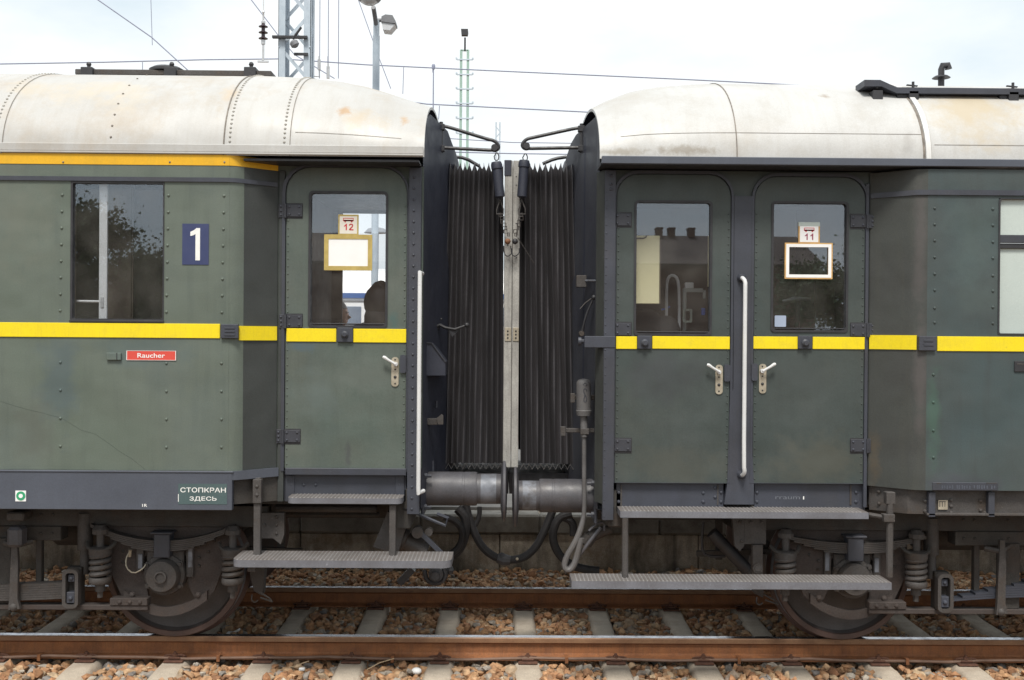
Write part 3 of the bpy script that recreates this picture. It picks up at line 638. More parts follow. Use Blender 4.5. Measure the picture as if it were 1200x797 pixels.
# moulding line, amber top stripe, yellow waist stripe
def off(pl,d): return [(x,y-d) for x,y in pl]
def band(m,pl,z0,z1,d): m.ribbon(off(pl,d),z0,z1,d+.001)
ext=[(-7.2,YF)]
m=MB(steelg); z1=Z(207.5,YF,140); z0=Z(212.5,YF,140); band(m,ext+plL,z0,z1,.012); m.build('moulding',carL)
m=MB(amber); band(m,ext+[(cxL,YF)],Z(193,YF,140),Z(180.5,YF,140),.0035); band(m,[(cxL+.001,YF)]+plL[1:],Z(193,YF,140),Z(180.5,YF,140),.0035)
m.use(seamm); [m.rivet(P(px,190,YF-.004),.007) for px in (74,199,263)]
m.build('upper_stripe',carL)
zy0,zy1=Z(395.7,YF,140),Z(378.8,YF,140)
m=MB(yellow); m.box(-7.2,X(258,YF,388),YF-.008,YF+.002,zy0,zy1,.002)
i0=X(281,YF+.03,390)
tp=[(i0,YF+.028+.0),(X(325,YD,390),YD)]
m.ribbon([(a,b-.010) for a,b in tp],zy0-.012,zy1-.012,.008); m.build('waist_stripe',carL)
m=MB(steelg); m.pbox(258.5,380,279,396.5,YF-.022,.03); 
for k in range(3): m.pbox(263,383.5+k*4,275,385.5+k*4,YF-.026,.006,.001)
m.build('door_catch',carL)
# left big window
def window(car,r,Y,name='window',sash=None,pane=glassm,fm=darkst,fw=.012):
    f=MB(fm); x0,x1,z0,z1=r; f.ring((x0-.002,x1+.002,z0-.002,z1+.002),(x0+fw,x1-fw*.5,z0+.014,z1-fw),Y-.004,Y+.05,(.004,.004),(.008,.008)); f.box(x0-.005,x1+.005,Y-.012,Y-.004,z0-.010,z0+.004,.002)
    o=f.build(name,car); g=MB(pane); g.box(x0+.004,x1-.004,Y+.018,Y+.022,z0+.004,z1-.004,0); g.build('window_pane',o); return o
wo=window(carL,wl,YF)
# things seen through the left window
m=MB(chrome); m.pbox(116,214,125.5,374,YF+.07,.02); m.build('curtain_rail_post',carL,label='white upright behind the big window')
m=MB(brownp); m.pbox(85,214,88.5,376,YF+.045,.015); m.build('window_reveal',carL)
m=MB(alu); m.tube([P(87,353,YF+.08),P(117,353.5,YF+.08)],.010,8); m.pbox(117.5,348,121.5,361,YF+.065,.01); m.build('grab_bar',carL)
# skirt
zs0,zs1=Z(597,YF,140),Z(551.2,YF,140)
m=MB(skirtm); m.box(-7.2,X(272.5,YF,575),YF-.014,YF+.03,zs0,zs1-.004,.003); m.box(-7.2,X(274,YF,575),YF-.020,YF,zs1-.012,zs1,.003); 
pl2=[(cxL+.005,YF-.004),(cxL+.04,YF+.004),(cxL+.07,YF+.02),(X(327,YD,550),YD-.004)]
m.ribbon(off(pl2,.012),zs1-.06,zs1-.002,.02)
m.build('skirt',carL)
m=MB(under); m.ribbon([(cxL+.03,YF+.05),(X(327,YD,550),YD+.01)],zs0+.03,zs1-.05,.03); m.build('frame_plate',carL)
# ---------------- door builder
def hinge(parent,px0,px1,py,Y,side):
    """px0..px1: the strap, side=-1: knuckles on the left"""
    h=MB(hingem); w_=px1-px0; k0,k1=(px0,px0+9) if side<0 else (px1-9,px1)
    s0,s1=(px0+9,px1) if side<0 else (px0,px1-9)
    h.use(darkst).pbox(px0-.9,py-9,px1+.9,py+9.2,Y-.002,.002,0); h.use(hingem)  # dark rim behind the hinge, its shadow outline put into colour
    h.pbox(k0,py-8,k1,py+8,Y-.014,.012,.002); h.pbox(s0,py-7.5,s1,py+7,Y-.010,.010,.002)
    kx=(k0+k1)/2+(2.5 if side<0 else -2.5); a=P(kx,py-8.2,Y-.018); b=P(kx,py+8.2,Y-.018); h.cyl(b,(b.x,b.y,a.z),.010,8)
    h.use(steelg)
    for dy in (-5,0,5): h.rivet(P(k0+2.2,py+dy,Y-.014),.009); h.rivet(P(k1-1.2,py+dy,Y-.014),.009)
    for xx in (s0+3,s1-3.5):
        for dy in (-4.5,4.2): h.rivet(P(xx,py+dy,Y-.010),.009)
    h.build('hinge',parent)
def handle(parent,px,py,dirx,Y,m_lever=chrome):
    h=MB(brass); a=rect_px(px-4.2,py-6.5,px+4.2,py+28,Y); h.ring(a,None,Y-.008,Y,(.022,.022))
    for dy in (-3.5,8,17,24.5): h.use(darkst).rivet(P(px,py+dy,Y-.008),.006 if dy!=17 else .011)
    h.build('lock_plate',parent)
    l=MB(m_lever); c=P(px+.5,py+2,Y-.04); l.lathe([(.014,0),(.014,.035)],(c.x,Y-.005,c.z),(0,-1,0),12)
    l.tube([(c.x,Y-.042,c.z),(c.x+dirx*.018,Y-.045,c.z+.012),(c.x+dirx*.05,Y-.048,c.z+.030),(c.x+dirx*.072,Y-.048,c.z+.046),(c.x+dirx*.086,Y-.046,c.z+.05)],[.0095,.009,.009,.012,.008],8,smooth=1); l.build('door_handle',parent)
def sign_wagon(parent,px0,py0,px1,py1,Y,num,border,ground,numcol,top=None):
    a=rect_px(px0,py0,px1,py1,Y); s_=MB(border); s_.ring(a,None,Y-.004,Y,(.002,.002)); w_=(a[1]-a[0])
    i=(a[0]+.010,a[1]-.010,a[2]+.006,a[3]-(.012 if not top else .02)); s_.use(ground).ring(i,None,Y-.005,Y-.0035,(.002,.002))
    if top: s_.use(top).ring((a[0],a[1],a[3]-.028,a[3]),None,Y-.0055,Y-.004,(.002,.002))
    cx=(a[0]+a[1])/2; zt=i[3]-(.012 if not top else .018); s_.use(red)
    s_.ring((cx-.036,cx+.036,zt-.022,zt),(cx-.032,cx+.032,zt-.014,zt-.004),Y-.0062,Y-.005,(.003,.004),(.002,.002)); s_.box(cx-.032,cx+.032,Y-.0062,Y-.005,zt-.022,zt-.013,0)
    for q in (-.022,.022): s_.lathe([(.006,0),(.006,.001)],(cx+q,Y-.005,zt-.024),(0,-1,0),10)
    s_.use(numcol); zc=zt-.062; hh=.022; y_=Y-.0065
    for ch,ox in zip(num,(-.019,.019)):
        q=cx+ox
        if ch=='1': s_.prism([(q+.001,zc-hh),(q+.009,zc-hh),(q+.009,zc+hh),(q+.003,zc+hh),(q-.004,zc+hh-.009),(q-.010,zc+hh-.013),(q-.010,zc+hh-.020),(q+.001,zc+hh-.014)],y_,Y-.005)
        else:
            pts=[(-.011,.010),(-.010,.016),(-.004,.0195),(.003,.0195),(.009,.016),(.010,.009),(.007,.002),(-.002,-.007),(-.009,-.014),(-.011,-.0185),(.013,-.0185)]
            for (a,b),(c_,d_) in zip(pts,pts[1:]): s_.obox((q+a,y_+.0007,zc+b),(q+c_+(c_-a)*.12,y_+.0007,zc+d_+(d_-b)*.12),.0014,.0075)
    s_.build('car_number_card',parent,smooth=0)
def sign_frame(parent,px0,py0,px1,py1,Y,outer,inner_m,fill,bw=.030):
    a=rect_px(px0,py0,px1,py1,Y); s_=MB(outer); x0,x1,z0,z1=a
    s_.ring(a,(x0+bw,x1-bw,z0+bw,z1-bw),Y-.008,Y,(.002,.002),(.002,.002),1)
    if inner_m: s_.use(inner_m).ring((x0+.009,x1-.009,z0+.009,z1-.009),(x0+bw-.0,x1-bw+.0,z0+bw,z1-bw),Y-.010,Y-.007,(.002,.002),(.002,.002),1)
    if fill: s_.use(fill).box(x0+bw-.002,x1-bw+.002,Y-.004,Y-.001,z0+bw-.002,z1-bw+.002,0)
    s_.build('route_board_frame',parent)
def door(car,r,win,Y,m_,name='door',rtop=.17):
    x0,x1,z0,z1=r; d=MB(m_); a,b,c,e=win
    d.ring(r,win,Y,Y+.045,(.004,rtop),(.03,.03),6)
    n=int((z1-z0-.2)/.052)
    for i in range(n):
        z=z0+.03+i*.052
        for x in (x0+.012,x1-.012): d.rivet((x,Y,z),.0062)
    o=d.build(name,car)
    f=MB(darkst); f.ring((a-.012,b+.012,c-.012,e+.012),(a+.004,b-.004,c+.004,e-.004),Y-.007,Y+.04,(.025,.03),(.022,.022),5); f.build('window_frame',o)
    g=MB(glassm); g.box(a+.001,b-.001,Y+.018,Y+.022,c+.001,e-.001,0); g.build('window_pane',o)
    s_=MB(darkst); s_.box(a+.006,b-.006,Y+.004,Y+.017,c+.010,c+.018,.002); s_.build('window_sill',o)
    return o
# left door
dl=rect_px(335,197,476,549,YD); wn=rect_px(363.5,226,452.5,382,YD)
oL=door(carL,dl,wn,YD,doorL)
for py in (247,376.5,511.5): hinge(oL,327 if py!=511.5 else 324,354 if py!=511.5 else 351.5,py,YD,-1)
handle(oL,463,425,-1,YD)
m=MB(steelg); a=rect_px(469,416,476,437,YD); m.ring(a,None,YD-.022,YD,(.012,.012)); m.build('lock_cover',oL)
m=MB(yellow); m.pbox(335.5,385,394,400.5,YD-.008,.008,.002); m.pbox(414,385.5,476,401.5,YD-.008,.008,.002); m.build('waist_stripe',oL)
m=MB(steelg); m.pbox(395,384,413.5,401,YD-.02,.02); p=P(404,392,YD-.02); m.lathe([(.024,0),(.024,.012),(.014,.02),(.014,.03)],p,(0,-1,0),14); m.build('window_catch',oL)
sign_wagon(oL,396.5,251.5,420.3,275,YD+.015,'12',goldf,paperc,red)
sign_frame(oL,380,275,436.3,317,YD+.015,goldf,None,paper,.030)
m=MB(steelg); m.pbox(334,549,476,557,YD-.022,.03); m.build('kick_strip',oL)
# left recess wall + frame
def recess(car,x0,x1,doors,m_,zt,zb,Y=YD+.012):
    w_=MB(m_); w_.wall(x0,x1,zb,zt,Y,.05,doors); return w_.build('recess_wall',car)
xr0=X(325,YD,380); xr1=X(495,YD,380)
recess(carL,xr0-.02,xr1,[(dl[0]+.02,dl[1]-.02,dl[2]+.0,dl[3]-.06)],doorL,3.35,Z(549,YD,400))
m=MB(steelg); m.ring((dl[0]-.028,dl[1]+.015,dl[2]-.02,dl[3]+.026),(dl[0]-.006,dl[1]+.004,dl[2]-.018,dl[3]+.005),YD-.012,YD+.012,(.002,.19),(.002,.17),6); m.build('door_frame',carL)
m=MB(taperL); m.pbox(326,200,333,588,YD-.006,.03); m.build('door_post',carL)
m=MB(steelg); xa=X(478.5,YD,400); xb=X(493,YD,400); m.box(xa,xb,YD-.03,YD+.03,Z(602,YD,485),3.34)
for i in range(31): m.rivet((xa+.034,YD-.03,Z(600,YD)+.02+i*.0755),.0095)
m.build('end_post',carL)
# white handrail left
m=MB(chrome); ax=X(491.5,YD-.09,400); m.tube([(ax+.01,YD-.02,Z(320,YD-.09,492)),(ax,YD-.09,Z(319,YD-.09,492)),(ax,YD-.09,Z(330,YD-.09,492)),(ax,YD-.09,Z(450,YD-.09,491)),(ax,YD-.09,Z(572,YD-.09,490)),(ax,YD-.09,Z(578,YD-.09,490)),(ax+.03,YD-.02,Z(577,YD-.09,490))],.0145,10); m.build('handrail',carL)
# sill beam below left door + upper step
m=MB(steelg); m.pbox(326,546,476,588,YD+.03,.04)
for px in (342,356,370,468): m.rivet(P(px,568,YD+.03),.012)
m.pbox(334,557,345,588,YD+.022,.03); m.pbox(463,557,474,588,YD+.022,.03); m.build('sill_beam',carL)
def step(car,px0,px1,ytop,yfront,ybot,Yf,name='step_board',round_=0,ribs=True,lab=None):
    """tread seen from above: ytop back edge, yfront front edge, ybot bottom of front"""
    zt=Z(yfront,Yf,(px0+px1)/2); zb=Z(ybot,Yf,(px0+px1)/2); pm=(px0+px1)/2
    hh=Z(yfront,Yf,pm); hor=394
    Yb=Yf+.24
    for q in range(60):
        Yb=Yf+.08+q*.005
        if P(pm,ytop,Yb).z<=hh: break
    x0,x1=X(px0,Yf,yfront),X(px1,Yf,yfront); m=MB(stepm)
    if round_:
        pts=[];r=round_
        for cx,cy,a0 in ((x0+r,Yf+r,180),(x1-r,Yf+r,270)):
            for k in range(7): a=math.radians(a0+90*k/6); pts.append((cx+r*math.cos(a),cy+r*math.sin(a)))
        pts+=[(x1,Yb),(x0,Yb)]
    else: pts=[(x0,Yf),(x1,Yf),(x1,Yb),(x0,Yb)]
    n=len(pts); m.add([(x,y,zb) for x,y in pts]+[(x,y,zt) for x,y in pts],[list(range(n)),list(range(n,2*n))])
    m.use(stepe); m.add([(x,y,zb) for x,y in pts]+[(x,y,zt) for x,y in pts],[[i,(i+1)%n,n+(i+1)%n,n+i] for i in range(n)])
    if ribs:
        x=x0+.03
        m.use(stepr)
        while x<x1-.03:
            m.add([(x,Yf+.012,zt),(x+.010,Yf+.012,zt),(x+.010,Yb-.01,zt),(x,Yb-.01,zt),(x+.003,Yf+.014,zt+.003),(x+.0075,Yf+.014,zt+.003),(x+.0075,Yb-.012,zt+.003),(x+.003,Yb-.012,zt+.003)],[(4,5,6,7),(0,1,5,4),(1,2,6,5),(2,3,7,6),(3,0,4,7)]); x+=.026
    return m.build(name,car),(x0,x1,zb,zt,Yb)
step(carL,336,471,577.5,584,590.5,YD-.16,round_=.05)
sl2,_=step(carL,271,529,646,657,665.5,-1.52,round_=.07)
m=MB(under2); m.pbox(456,592,463.5,660,-1.36,.04); m.pbox(451,660,460,670,-1.45,.09); m.build('step_bracket',carL)
m=MB(under2); m.pbox(297,560,305,660,-1.36,.045); m.pbox(290,660,299,670,-1.45,.10); m.pbox(296,562,306,590,-1.375,.06); m.rivet(P(301,570,-1.376),.012); m.rivet(P(301,580,-1.376),.012); m.build('step_bracket',carL)
# signs on the left wall
m=MB(bluep); a=rect_px(213.8,262.3,244.8,310.3,YF); m.ring(a,None,YF-.004,YF,(.002,.002)); 
cx=(a[0]+a[1])/2-.0; m.use(wtext); zc=(a[2]+a[3])/2; 
m.prism([(cx+.000,zc-.107),(cx+.030,zc-.107),(cx+.030,zc+.107),(cx+.006,zc+.107),(cx-.010,zc+.093),(cx-.034,zc+.082),(cx-.034,zc+.054),(cx-.012,zc+.060),(cx+.000,zc+.068)],YF-.0055,YF-.004); m.build('class_number_plate',carL,smooth=0)
m=MB(redsign); a=rect_px(148.5,411,206.5,422.2,YF); m.ring(a,None,YF-.005,YF,(.001,.001)); m.use(wtext).ring(a,(a[0]+.004,a[1]-.004,a[2]+.002,a[3]-.002),YF-.006,YF-.004,(.001,.001),(.001,.001),1)
m.text('Raucher',((a[0]+a[1])/2,YF-.0055,(a[2]+a[3])/2),.042,.182,.002); m.build('smoking_sign',carL,smooth=0)
m=MB(paintL); m.pbox(124.5,413.5,141.5,422,YF-.018,.02); m.use(darkst).pbox(136.3,413.6,137.2,421.8,YF-.020,.003,.0005); m.build('label_holder',carL)
m=MB(teal); a=rect_px(209,567,266,591,YF-.014); m.ring(a,None,YF-.016,YF-.014,(.002,.002)); m.use(wtext); 
m.text('СТОПКРАН',P(238,574.3,YF-.0165),.044,.300,.0022); m.text('ЗДЕСЬ',P(238,584.8,YF-.0165),.044,.178,.0022); m.pbox(208.6,579,209.4,588,YF-.0165,.001,.0002); m.build('stop_tap_sign',carL,smooth=0)
m=MB(paper); a=rect_px(18.2,575,30.6,587.5,YF-.014); m.ring(a,None,YF-.017,YF-.014,(.002,.002)); c=P(24.4,581.2,YF-.018); m.use(greenr).lathe([(.030,0),(.030,.001)],c,(0,-1,0),24); m.use(paper).lathe([(.014,0),(.014,.001)],(c.x,c.y-.0012,c.z),(0,-1,0),18); m.build('green_ring_sticker',carL,smooth=0)
m=MB(wtext); m.text('1R',P(169.5,592.3,YF-.015),.026,.032,.0016); m.build('stencil_mark',carL,smooth=0)

# ---------------- right side wall
zBotR=Z(575,YF,1140); cxR=X(1086,YF,400); wr=(X(1170,YF,310),7.0,Z(392.5,YF,1185),Z(232.5,YF,1185))
wr=(wr[0],wr[0]+.95,wr[2],wr[3])
m=MB(paintR); m.wall(cxR,7.2,zBotR,3.33,YF,.04,[wr])
for px,ys in ((1095.3,(244,263,282,301.5,321,340,361,378)),(1163.5,(245,264,283.5,302.5,323,341,360,379)),(1093.8,(439,471.5,504.5,536))):
    for y in ys: m.rivet(P(px,y,YF),.0105)
m.build('side_wall',carR)
xd1=X(1018,YD,400)
plR=[(xd1,YD),(X(1065,YF+.03,400),YF+.045),(X(1074,YF,400),YF+.012),(cxR,YF)]
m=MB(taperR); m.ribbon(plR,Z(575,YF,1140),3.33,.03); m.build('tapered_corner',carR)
m=MB(steelg); m.ribbon(off(plR+[(7.2,YF)],.012),Z(229,YF,1140),Z(223,YF,1140),.013); m.build('moulding',carR)
zy0,zy1=Z(411.8,YF,1150),Z(394.6,YF,1150)
m=MB(yellow); m.box(X(1098,YF,403),7.2,YF-.008,YF+.002,zy0,zy1,.002); m.ribbon(off(plR[:3],.010),zy0+.008,zy1+.006,.009); m.build('waist_stripe',carR)
m=MB(steelg); m.pbox(1077,394,1097,411,YF-.022,.03)
for k in range(2): m.pbox(1083,398+k*5,1094,400.5+k*5,YF-.026,.006,.001)
m.build('door_catch',carR)
# frosted window, right
x0,x1,z0,z1=wr; f=MB(darkst); f.ring((x0-.002,x1,z0,z1),(x0+.010,x1-.01,z0+.01,z1-.006),YF-.004,YF+.05,(.01,.02),(.01,.02)); wo=f.build('window',carR)
g=MB(frost); g.box(x0+.004,x1-.004,YF+.02,YF+.026,Z(275,YF,1185),z1-.004,0); g.box(x0+.004,x1-.004,YF+.034,YF+.04,z0+.004,Z(291,YF,1185),0); g.build('window_pane',wo)
g=MB(steelg); g.box(x0+.002,x1-.004,YF+.006,YF+.034,Z(284.5,YF,1185),Z(275.5,YF,1185)); g.use(darkst).box(x0+.002,x1-.004,YF+.016,YF+.038,Z(291,YF,1185),Z(285,YF,1185)); g.build('sash_bar',wo)
# small raised plates and lettering
m=MB(steelg); m.pbox(1093,565.5,1169.5,575,YF-.006,.006); m.use(under2)
m.pbox(1098,566,1103,566.8,YF-.0075,.002,.0003); m.pbox(1156,565.8,1168,566.7,YF-.0075,.002,.0003); m.use(skirtm)
for q in range(22):
    if q%7!=5: x_=1103+q*2.9+random.random(); m.pbox(x_,568.6+random.random(),x_+1.5,573.4-random.random(),YF-.0072,.002,.0003)
m.build('raised_plate',carR)
m=MB(darkst); m.pbox(1189,423,1212,436,YF-.01,.01); m.use(under2).pbox(1192,426,1210,427.5,YF-.012,.003,.0005); m.build('label_holder',carR)
# solebar under right wall
zsb=Z(604.5,YF,1140)
m=MB(under2); m.box(X(1088,YF,590),7.2,YF+.06,YF+.1,zsb+.005,zBotR-.004,.003); m.box(X(1088,YF,590),7.2,YF+.02,YF+.1,zsb-.004,zsb+.012,.003)
m.ribbon([(xd1+.02,YD+.02),(X(1065,YF+.05,590),YF+.07),(X(1090,YF+.05,590),YF+.06)],zsb,Z(570,YF,1100),.03)
m.use(steelg); m.pbox(1088.5,577,1096.5,606,YF+.02,.06); m.pbox(1158.5,577,1166,606,YF+.02,.06); m.use(under2)
for px,py in ((1084,587),(1084,599),(1114.5,586),(1114.5,593),(1114.5,601),(1149,587),(1149,598),(1154,601)): m.rivet(P(px,py,YF+.058),.014)
m.build('solebar',carR)
m=MB(brass); a=rect_px(1099,586,1110,597,YF+.058); m.ring(a,None,YF+.050,YF+.058,(.002,.002)); m.use(darkst)
for k in range(3): m.pbox(1101+k*3,588,1101.8+k*3,594,YF+.049,.002,.0003)
m.pbox(1100.5,587.5,1108.5,588.3,YF+.049,.002,.0003); m.build('data_plate',carR)
# right doors
dA=rect_px(722,205,855,566,YD); wA=rect_px(745,237,832.5,391.5,YD)
dB=rect_px(883.5,208,1012.5,566.5,YD); wB=rect_px(905.5,238,992,387.5,YD)
oA=door(carR,dA,wA,YD,doorR,rtop=.15); oB=door(carR,dB,wB,YD,doorR,rtop=.15)
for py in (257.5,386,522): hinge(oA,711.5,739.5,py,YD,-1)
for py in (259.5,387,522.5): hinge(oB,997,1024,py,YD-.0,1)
handle(oA,842.5,434,-1,YD); handle(oB,893.5,433,1,YD)
for o,a in ((oA,(848,427,855,447)),(oB,(880,426,887,446))):
    m=MB(steelg); m.ring(rect_px(*a,YD),None,YD-.022,YD,(.012,.012)); m.build('lock_cover',o)
m=MB(yellow); m.pbox(722,394.3,746.5,409,YD-.008,.008,.002); m.pbox(764.5,394.3,855.3,409,YD-.008,.008,.002); m.build('waist_stripe',oA)
m=MB(yellow); m.pbox(883,394.5,935,409,YD-.008,.008,.002); m.pbox(952.5,395,1013.5,409.3,YD-.008,.008,.002); m.build('waist_stripe',oB)
for o,px in ((oA,755.5),(oB,943.7)):
    m=MB(steelg); m.pbox(px-8.5,393.5,px+8.5,409,YD-.02,.02); p=P(px,402,YD-.02); m.lathe([(.026,0),(.026,.012),(.016,.02),(.016,.03)],p,(0,-1,0),14); m.build('window_catch',o)
sign_wagon(oB,935.5,260.5,960.5,284.8,YD+.015,'11',rustf2,paper,mat('dark_red_print',(.30,.05,.10),(.28,.05,.09),.5,8),frost)
sign_frame(oB,919.3,284.7,975.3,327,YD+.015,rustf2,paper,None,.030)
m=MB(mat('pale_blue_sticker',(.34,.40,.52),(.30,.36,.48),.5,5)); m.ring(rect_px(907.7,369.8,921,383,YD+.014),None,YD+.010,YD+.014,(.006,.006)); m.build('sticker',oB)
recess(carR,X(718,YD,400),xd1+.02,[(dA[0]+.02,dA[1]-.02,dA[2],dA[3]-.06),(dB[0]+.02,dB[1]-.02,dB[2],dB[3]-.06)],doorR,3.34,Z(566,YD,860))
for d in (dA,dB):
    m=MB(steelg); m.ring((d[0]-.022,d[1]+.022,d[2]+.0,d[3]+.028),(d[0]-.005,d[1]+.005,d[2]+.001,d[3]+.006),YD-.010,YD+.014,(.002,.17),(.002,.15),6); m.build('door_frame',carR)
# post between doors
m=MB(steelg); m.prism([(X(848.5,YD,590),Z(591,YD,866)),(X(883,YD,590),Z(591,YD,866)),(X(883,YD,590),Z(567,YD,866)),(X(880,YD,500),Z(500,YD,866)),(X(880,YD,400),Z(230,YD,866)),(X(859,YD,400),Z(230,YD,866)),(X(859,YD,460),Z(455,YD,866)),(X(855,YD,470),Z(470,YD,866)),(X(852,YD,567),Z(567,YD,866))],YD-.008,YD+.05); m.build('door_post',carR)
m=MB(steelg); m.pbox(1013.5,215,1017.5,595,YD-.012,.02); m.build('door_post',carR)
m=MB(chrome); a=P(868.5,326,YD); b=P(868.5,556,YD); xx=X(872.5,YD-.08,440)
m.tube([(a.x,YD-.01,a.z),(a.x,YD-.05,a.z-.002),(a.x+.012,YD-.075,a.z-.025),(xx,YD-.08,a.z-.07),(xx,YD-.08,2.0),(xx,YD-.08,b.z+.07),(b.x+.008,YD-.075,b.z+.025),(b.x,YD-.05,b.z+.002),(b.x,YD-.01,b.z)],.0142,10,smooth=1)
m.use(steelg); m.lathe([(.030,0),(.030,.012),(.02,.03)],(a.x,YD-.008,a.z),(0,-1,0),14); m.lathe([(.030,0),(.030,.012),(.02,.03)],(b.x,YD-.008,b.z),(0,-1,0),14); m.build('handrail',carR)
# sill panel right
m=MB(steelg); m.pbox(722,556,848,600,YD+.03,.04); m.pbox(884,556,1014,598,YD+.03,.04)
for px,py in ((725,577),(725,588),(824,577.5),(824,588),(838,571.5),(838,582.5),(845,577),(845,588),(887,577),(887,588),(1003,577),(1003,588)): m.rivet(P(px,py,YD+.03),.013)
m.use(under2); m.pbox(727,568,729,598,YD+.024,.01,.001); m.pbox(840.5,568,842,592,YD+.024,.01,.001); m.pbox(996,568,998,592,YD+.024,.01,.001); m.pbox(1018,568,1040,592,YD+.04,.03)
for px,py in ((1030,576),(1030,590),(1046,576),(1046,592)): m.rivet(P(px,py,YD-.03),.013)
m.build('sill_beam',carR)
m=MB(wtext); m.text('l',P(941.7,583.5,YD+.029),.030,.008,.001); m.use(mat('faint_stencil',(.16,.17,.20),(.12,.13,.15),.6,30)); m.text('rraum',P(923,583.5,YD+.029),.026,.17,0.0); m.build('stencil_mark',carR,smooth=0)
_,su=step(carR,727,1018,593,600,607.5,YD-.18)
_,s2=step(carR,670,1045,673,682,690.5,-1.52)
m=MB(under2); m.cyl(P(732.5,607,-1.40),P(732.5,684,-1.40),.022,10); m.build('step_bracket',carR)
m=MB(under2); a=P(1043,580,-1.40); b=P(1043,676,-1.40); m.cyl(a,(a.x,a.y,b.z),.023,10); m.box(a.x-.03,a.x+.03,-1.42,-1.36,a.z-.06,a.z+.02); m.tube([P(1018,603,-1.36),P(1040,607,-1.38)],.016,8); m.pbox(1036,603,1049,612,-1.43,.06); m.build('step_bracket',carR)
# left jamb post of right carriage
m=MB(steelg); xa=X(707,YD,400); xb=X(720,YD,400); m.box(xa,xb,YD-.03,YD+.03,Z(609,YD,712),3.335); m.use(taperR)
m.ribbon([(xa-.045,YD+.10),(xa-.002,YD-.02)],Z(590,YD,700),3.335,.02); m.use(steelg)
for i in range(40): m.rivet((xa+.012,YD-.03,Z(609,YD)+.03+i*.057),.0055)
for i,py in enumerate((206,216,222)): m.rivet(P(716,py,YD-.03),.011)
m.build('end_post',carR)

# ---------------- end walls
def endwall(car,s,plan,m_,zb):
    """plan: (x,y,ztop) from the near corner to the middle, mirrored behind"""
    pts=plan+[(x,-y,z) for x,y,z in plan[::-1]]
    m=MB(m_); n=len(pts); bx=pts[0][0]+s*.12
    m.add([(x,y,zb) for x,y,z in pts]+[(x,y,z) for x,y,z in pts],[[i,i+1,n+i+1,n+i] for i in range(n-1)])
    # top cover running back to the roof
    top=[(x,y,z) for x,y,z in pts]; back=[(bx,y,z+.01) for x,y,z in pts]
    m.add(top+back,[[i,i+1,n+i+1,n+i] for i in range(n-1)])
    bot=[(x,y,zb) for x,y,z in pts]; bb=[(bx,y,zb) for x,y,z in pts]; m.add(bot+bb,[[i,i+1,n+i+1,n+i] for i in range(n-1)])
    m.use(steelg)
    return m
eL=[(xb_:=X(494,YD,400),YD+.02,3.42),(X(497,-1.1,400),-1.1,3.70),(X(503,-.9,400),-.90,3.775),(X(523,-.52,400),-.52,3.73),(X(528,-.42,400),-.42,3.66),(X(533,-.30,400),-.3,3.60),(X(536,0,400),0,3.58)]
m=endwall(carL,-1,eL,endm,1.0); m.build('end_wall',carL,smooth=20)
eR=[(X(704,YD,400)-.01,YD+.05,3.42),(X(699,-1.1,400),-1.1,3.70),(X(696,-.9,400),-.90,3.77),(X(673,-.52,400),-.52,3.71),(X(667,-.42,400),-.42,3.66),(X(662,-.30,400),-.3,3.58),(X(660,0,400),0,3.56)]
m=endwall(carR,1,eR,mat('end_wall_grey_blue',(.044,.047,.062),(.054,.057,.068),.55,2.5,streak=.3,streak_c=(.045,.045,.05),bump=.05,fine=.2),1.0)
pp=P(685,300,-.7); 
m.use(endm).ribbon([(X(685,-.71,400)-.004,-.715),(X(683.5,-.68,400)-.004,-.69)],1.2,3.66,.004); m.build('end_wall',carR,smooth=20)
# block-out bodies at the ends
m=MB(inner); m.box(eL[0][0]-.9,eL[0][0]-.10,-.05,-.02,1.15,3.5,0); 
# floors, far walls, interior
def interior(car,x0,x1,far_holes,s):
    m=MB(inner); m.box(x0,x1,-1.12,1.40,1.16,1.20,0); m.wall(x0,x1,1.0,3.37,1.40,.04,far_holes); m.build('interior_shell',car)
interior(carL,-7.2,-.60,[(X(401,1.40,320),X(470,1.40,320),Z(383,1.40,430),Z(250,1.40,430)),(-4.6,-3.9,2.2,3.1)],-1)
interior(carR,.72,7.2,[(4.4,5.0,2.3,3.1)],1)
# partitions inside
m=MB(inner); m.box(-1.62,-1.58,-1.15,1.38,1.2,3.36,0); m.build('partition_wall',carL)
m=MB(brownp); m.pbox(125.6,214,154,378,YF+.35,.02); m.pbox(154.5,214,156,378,YF+.33,.03); m.build('compartment_door',carL)
m=MB(mat('corridor_panel',(.13,.115,.10),(.11,.10,.085),.6,2)); m.box(-5.2,-1.9,-.3,-.27,1.2,3.3,0); m.build('corridor_wall',carL)
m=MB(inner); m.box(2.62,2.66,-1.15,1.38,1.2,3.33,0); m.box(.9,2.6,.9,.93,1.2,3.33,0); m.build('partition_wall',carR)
m=MB(creamp); m.pbox(727,276,773,356,-1.10,.02,.004); m.use(brownp).pbox(773,276,774.5,356,-1.102,.025,.002); m.use(darkst).tube([P(744,279.3,-1.11),P(754,279.3,-1.11),P(757,278,-1.11),P(758,275,-1.11)],.004,6); m.build('inner_door',carR,label='cream inner door seen through the window')
m=MB(creamp); m.pbox(829.8,276,831.5,336,-.9,.02,.002); m.build('cream_strip',carR)

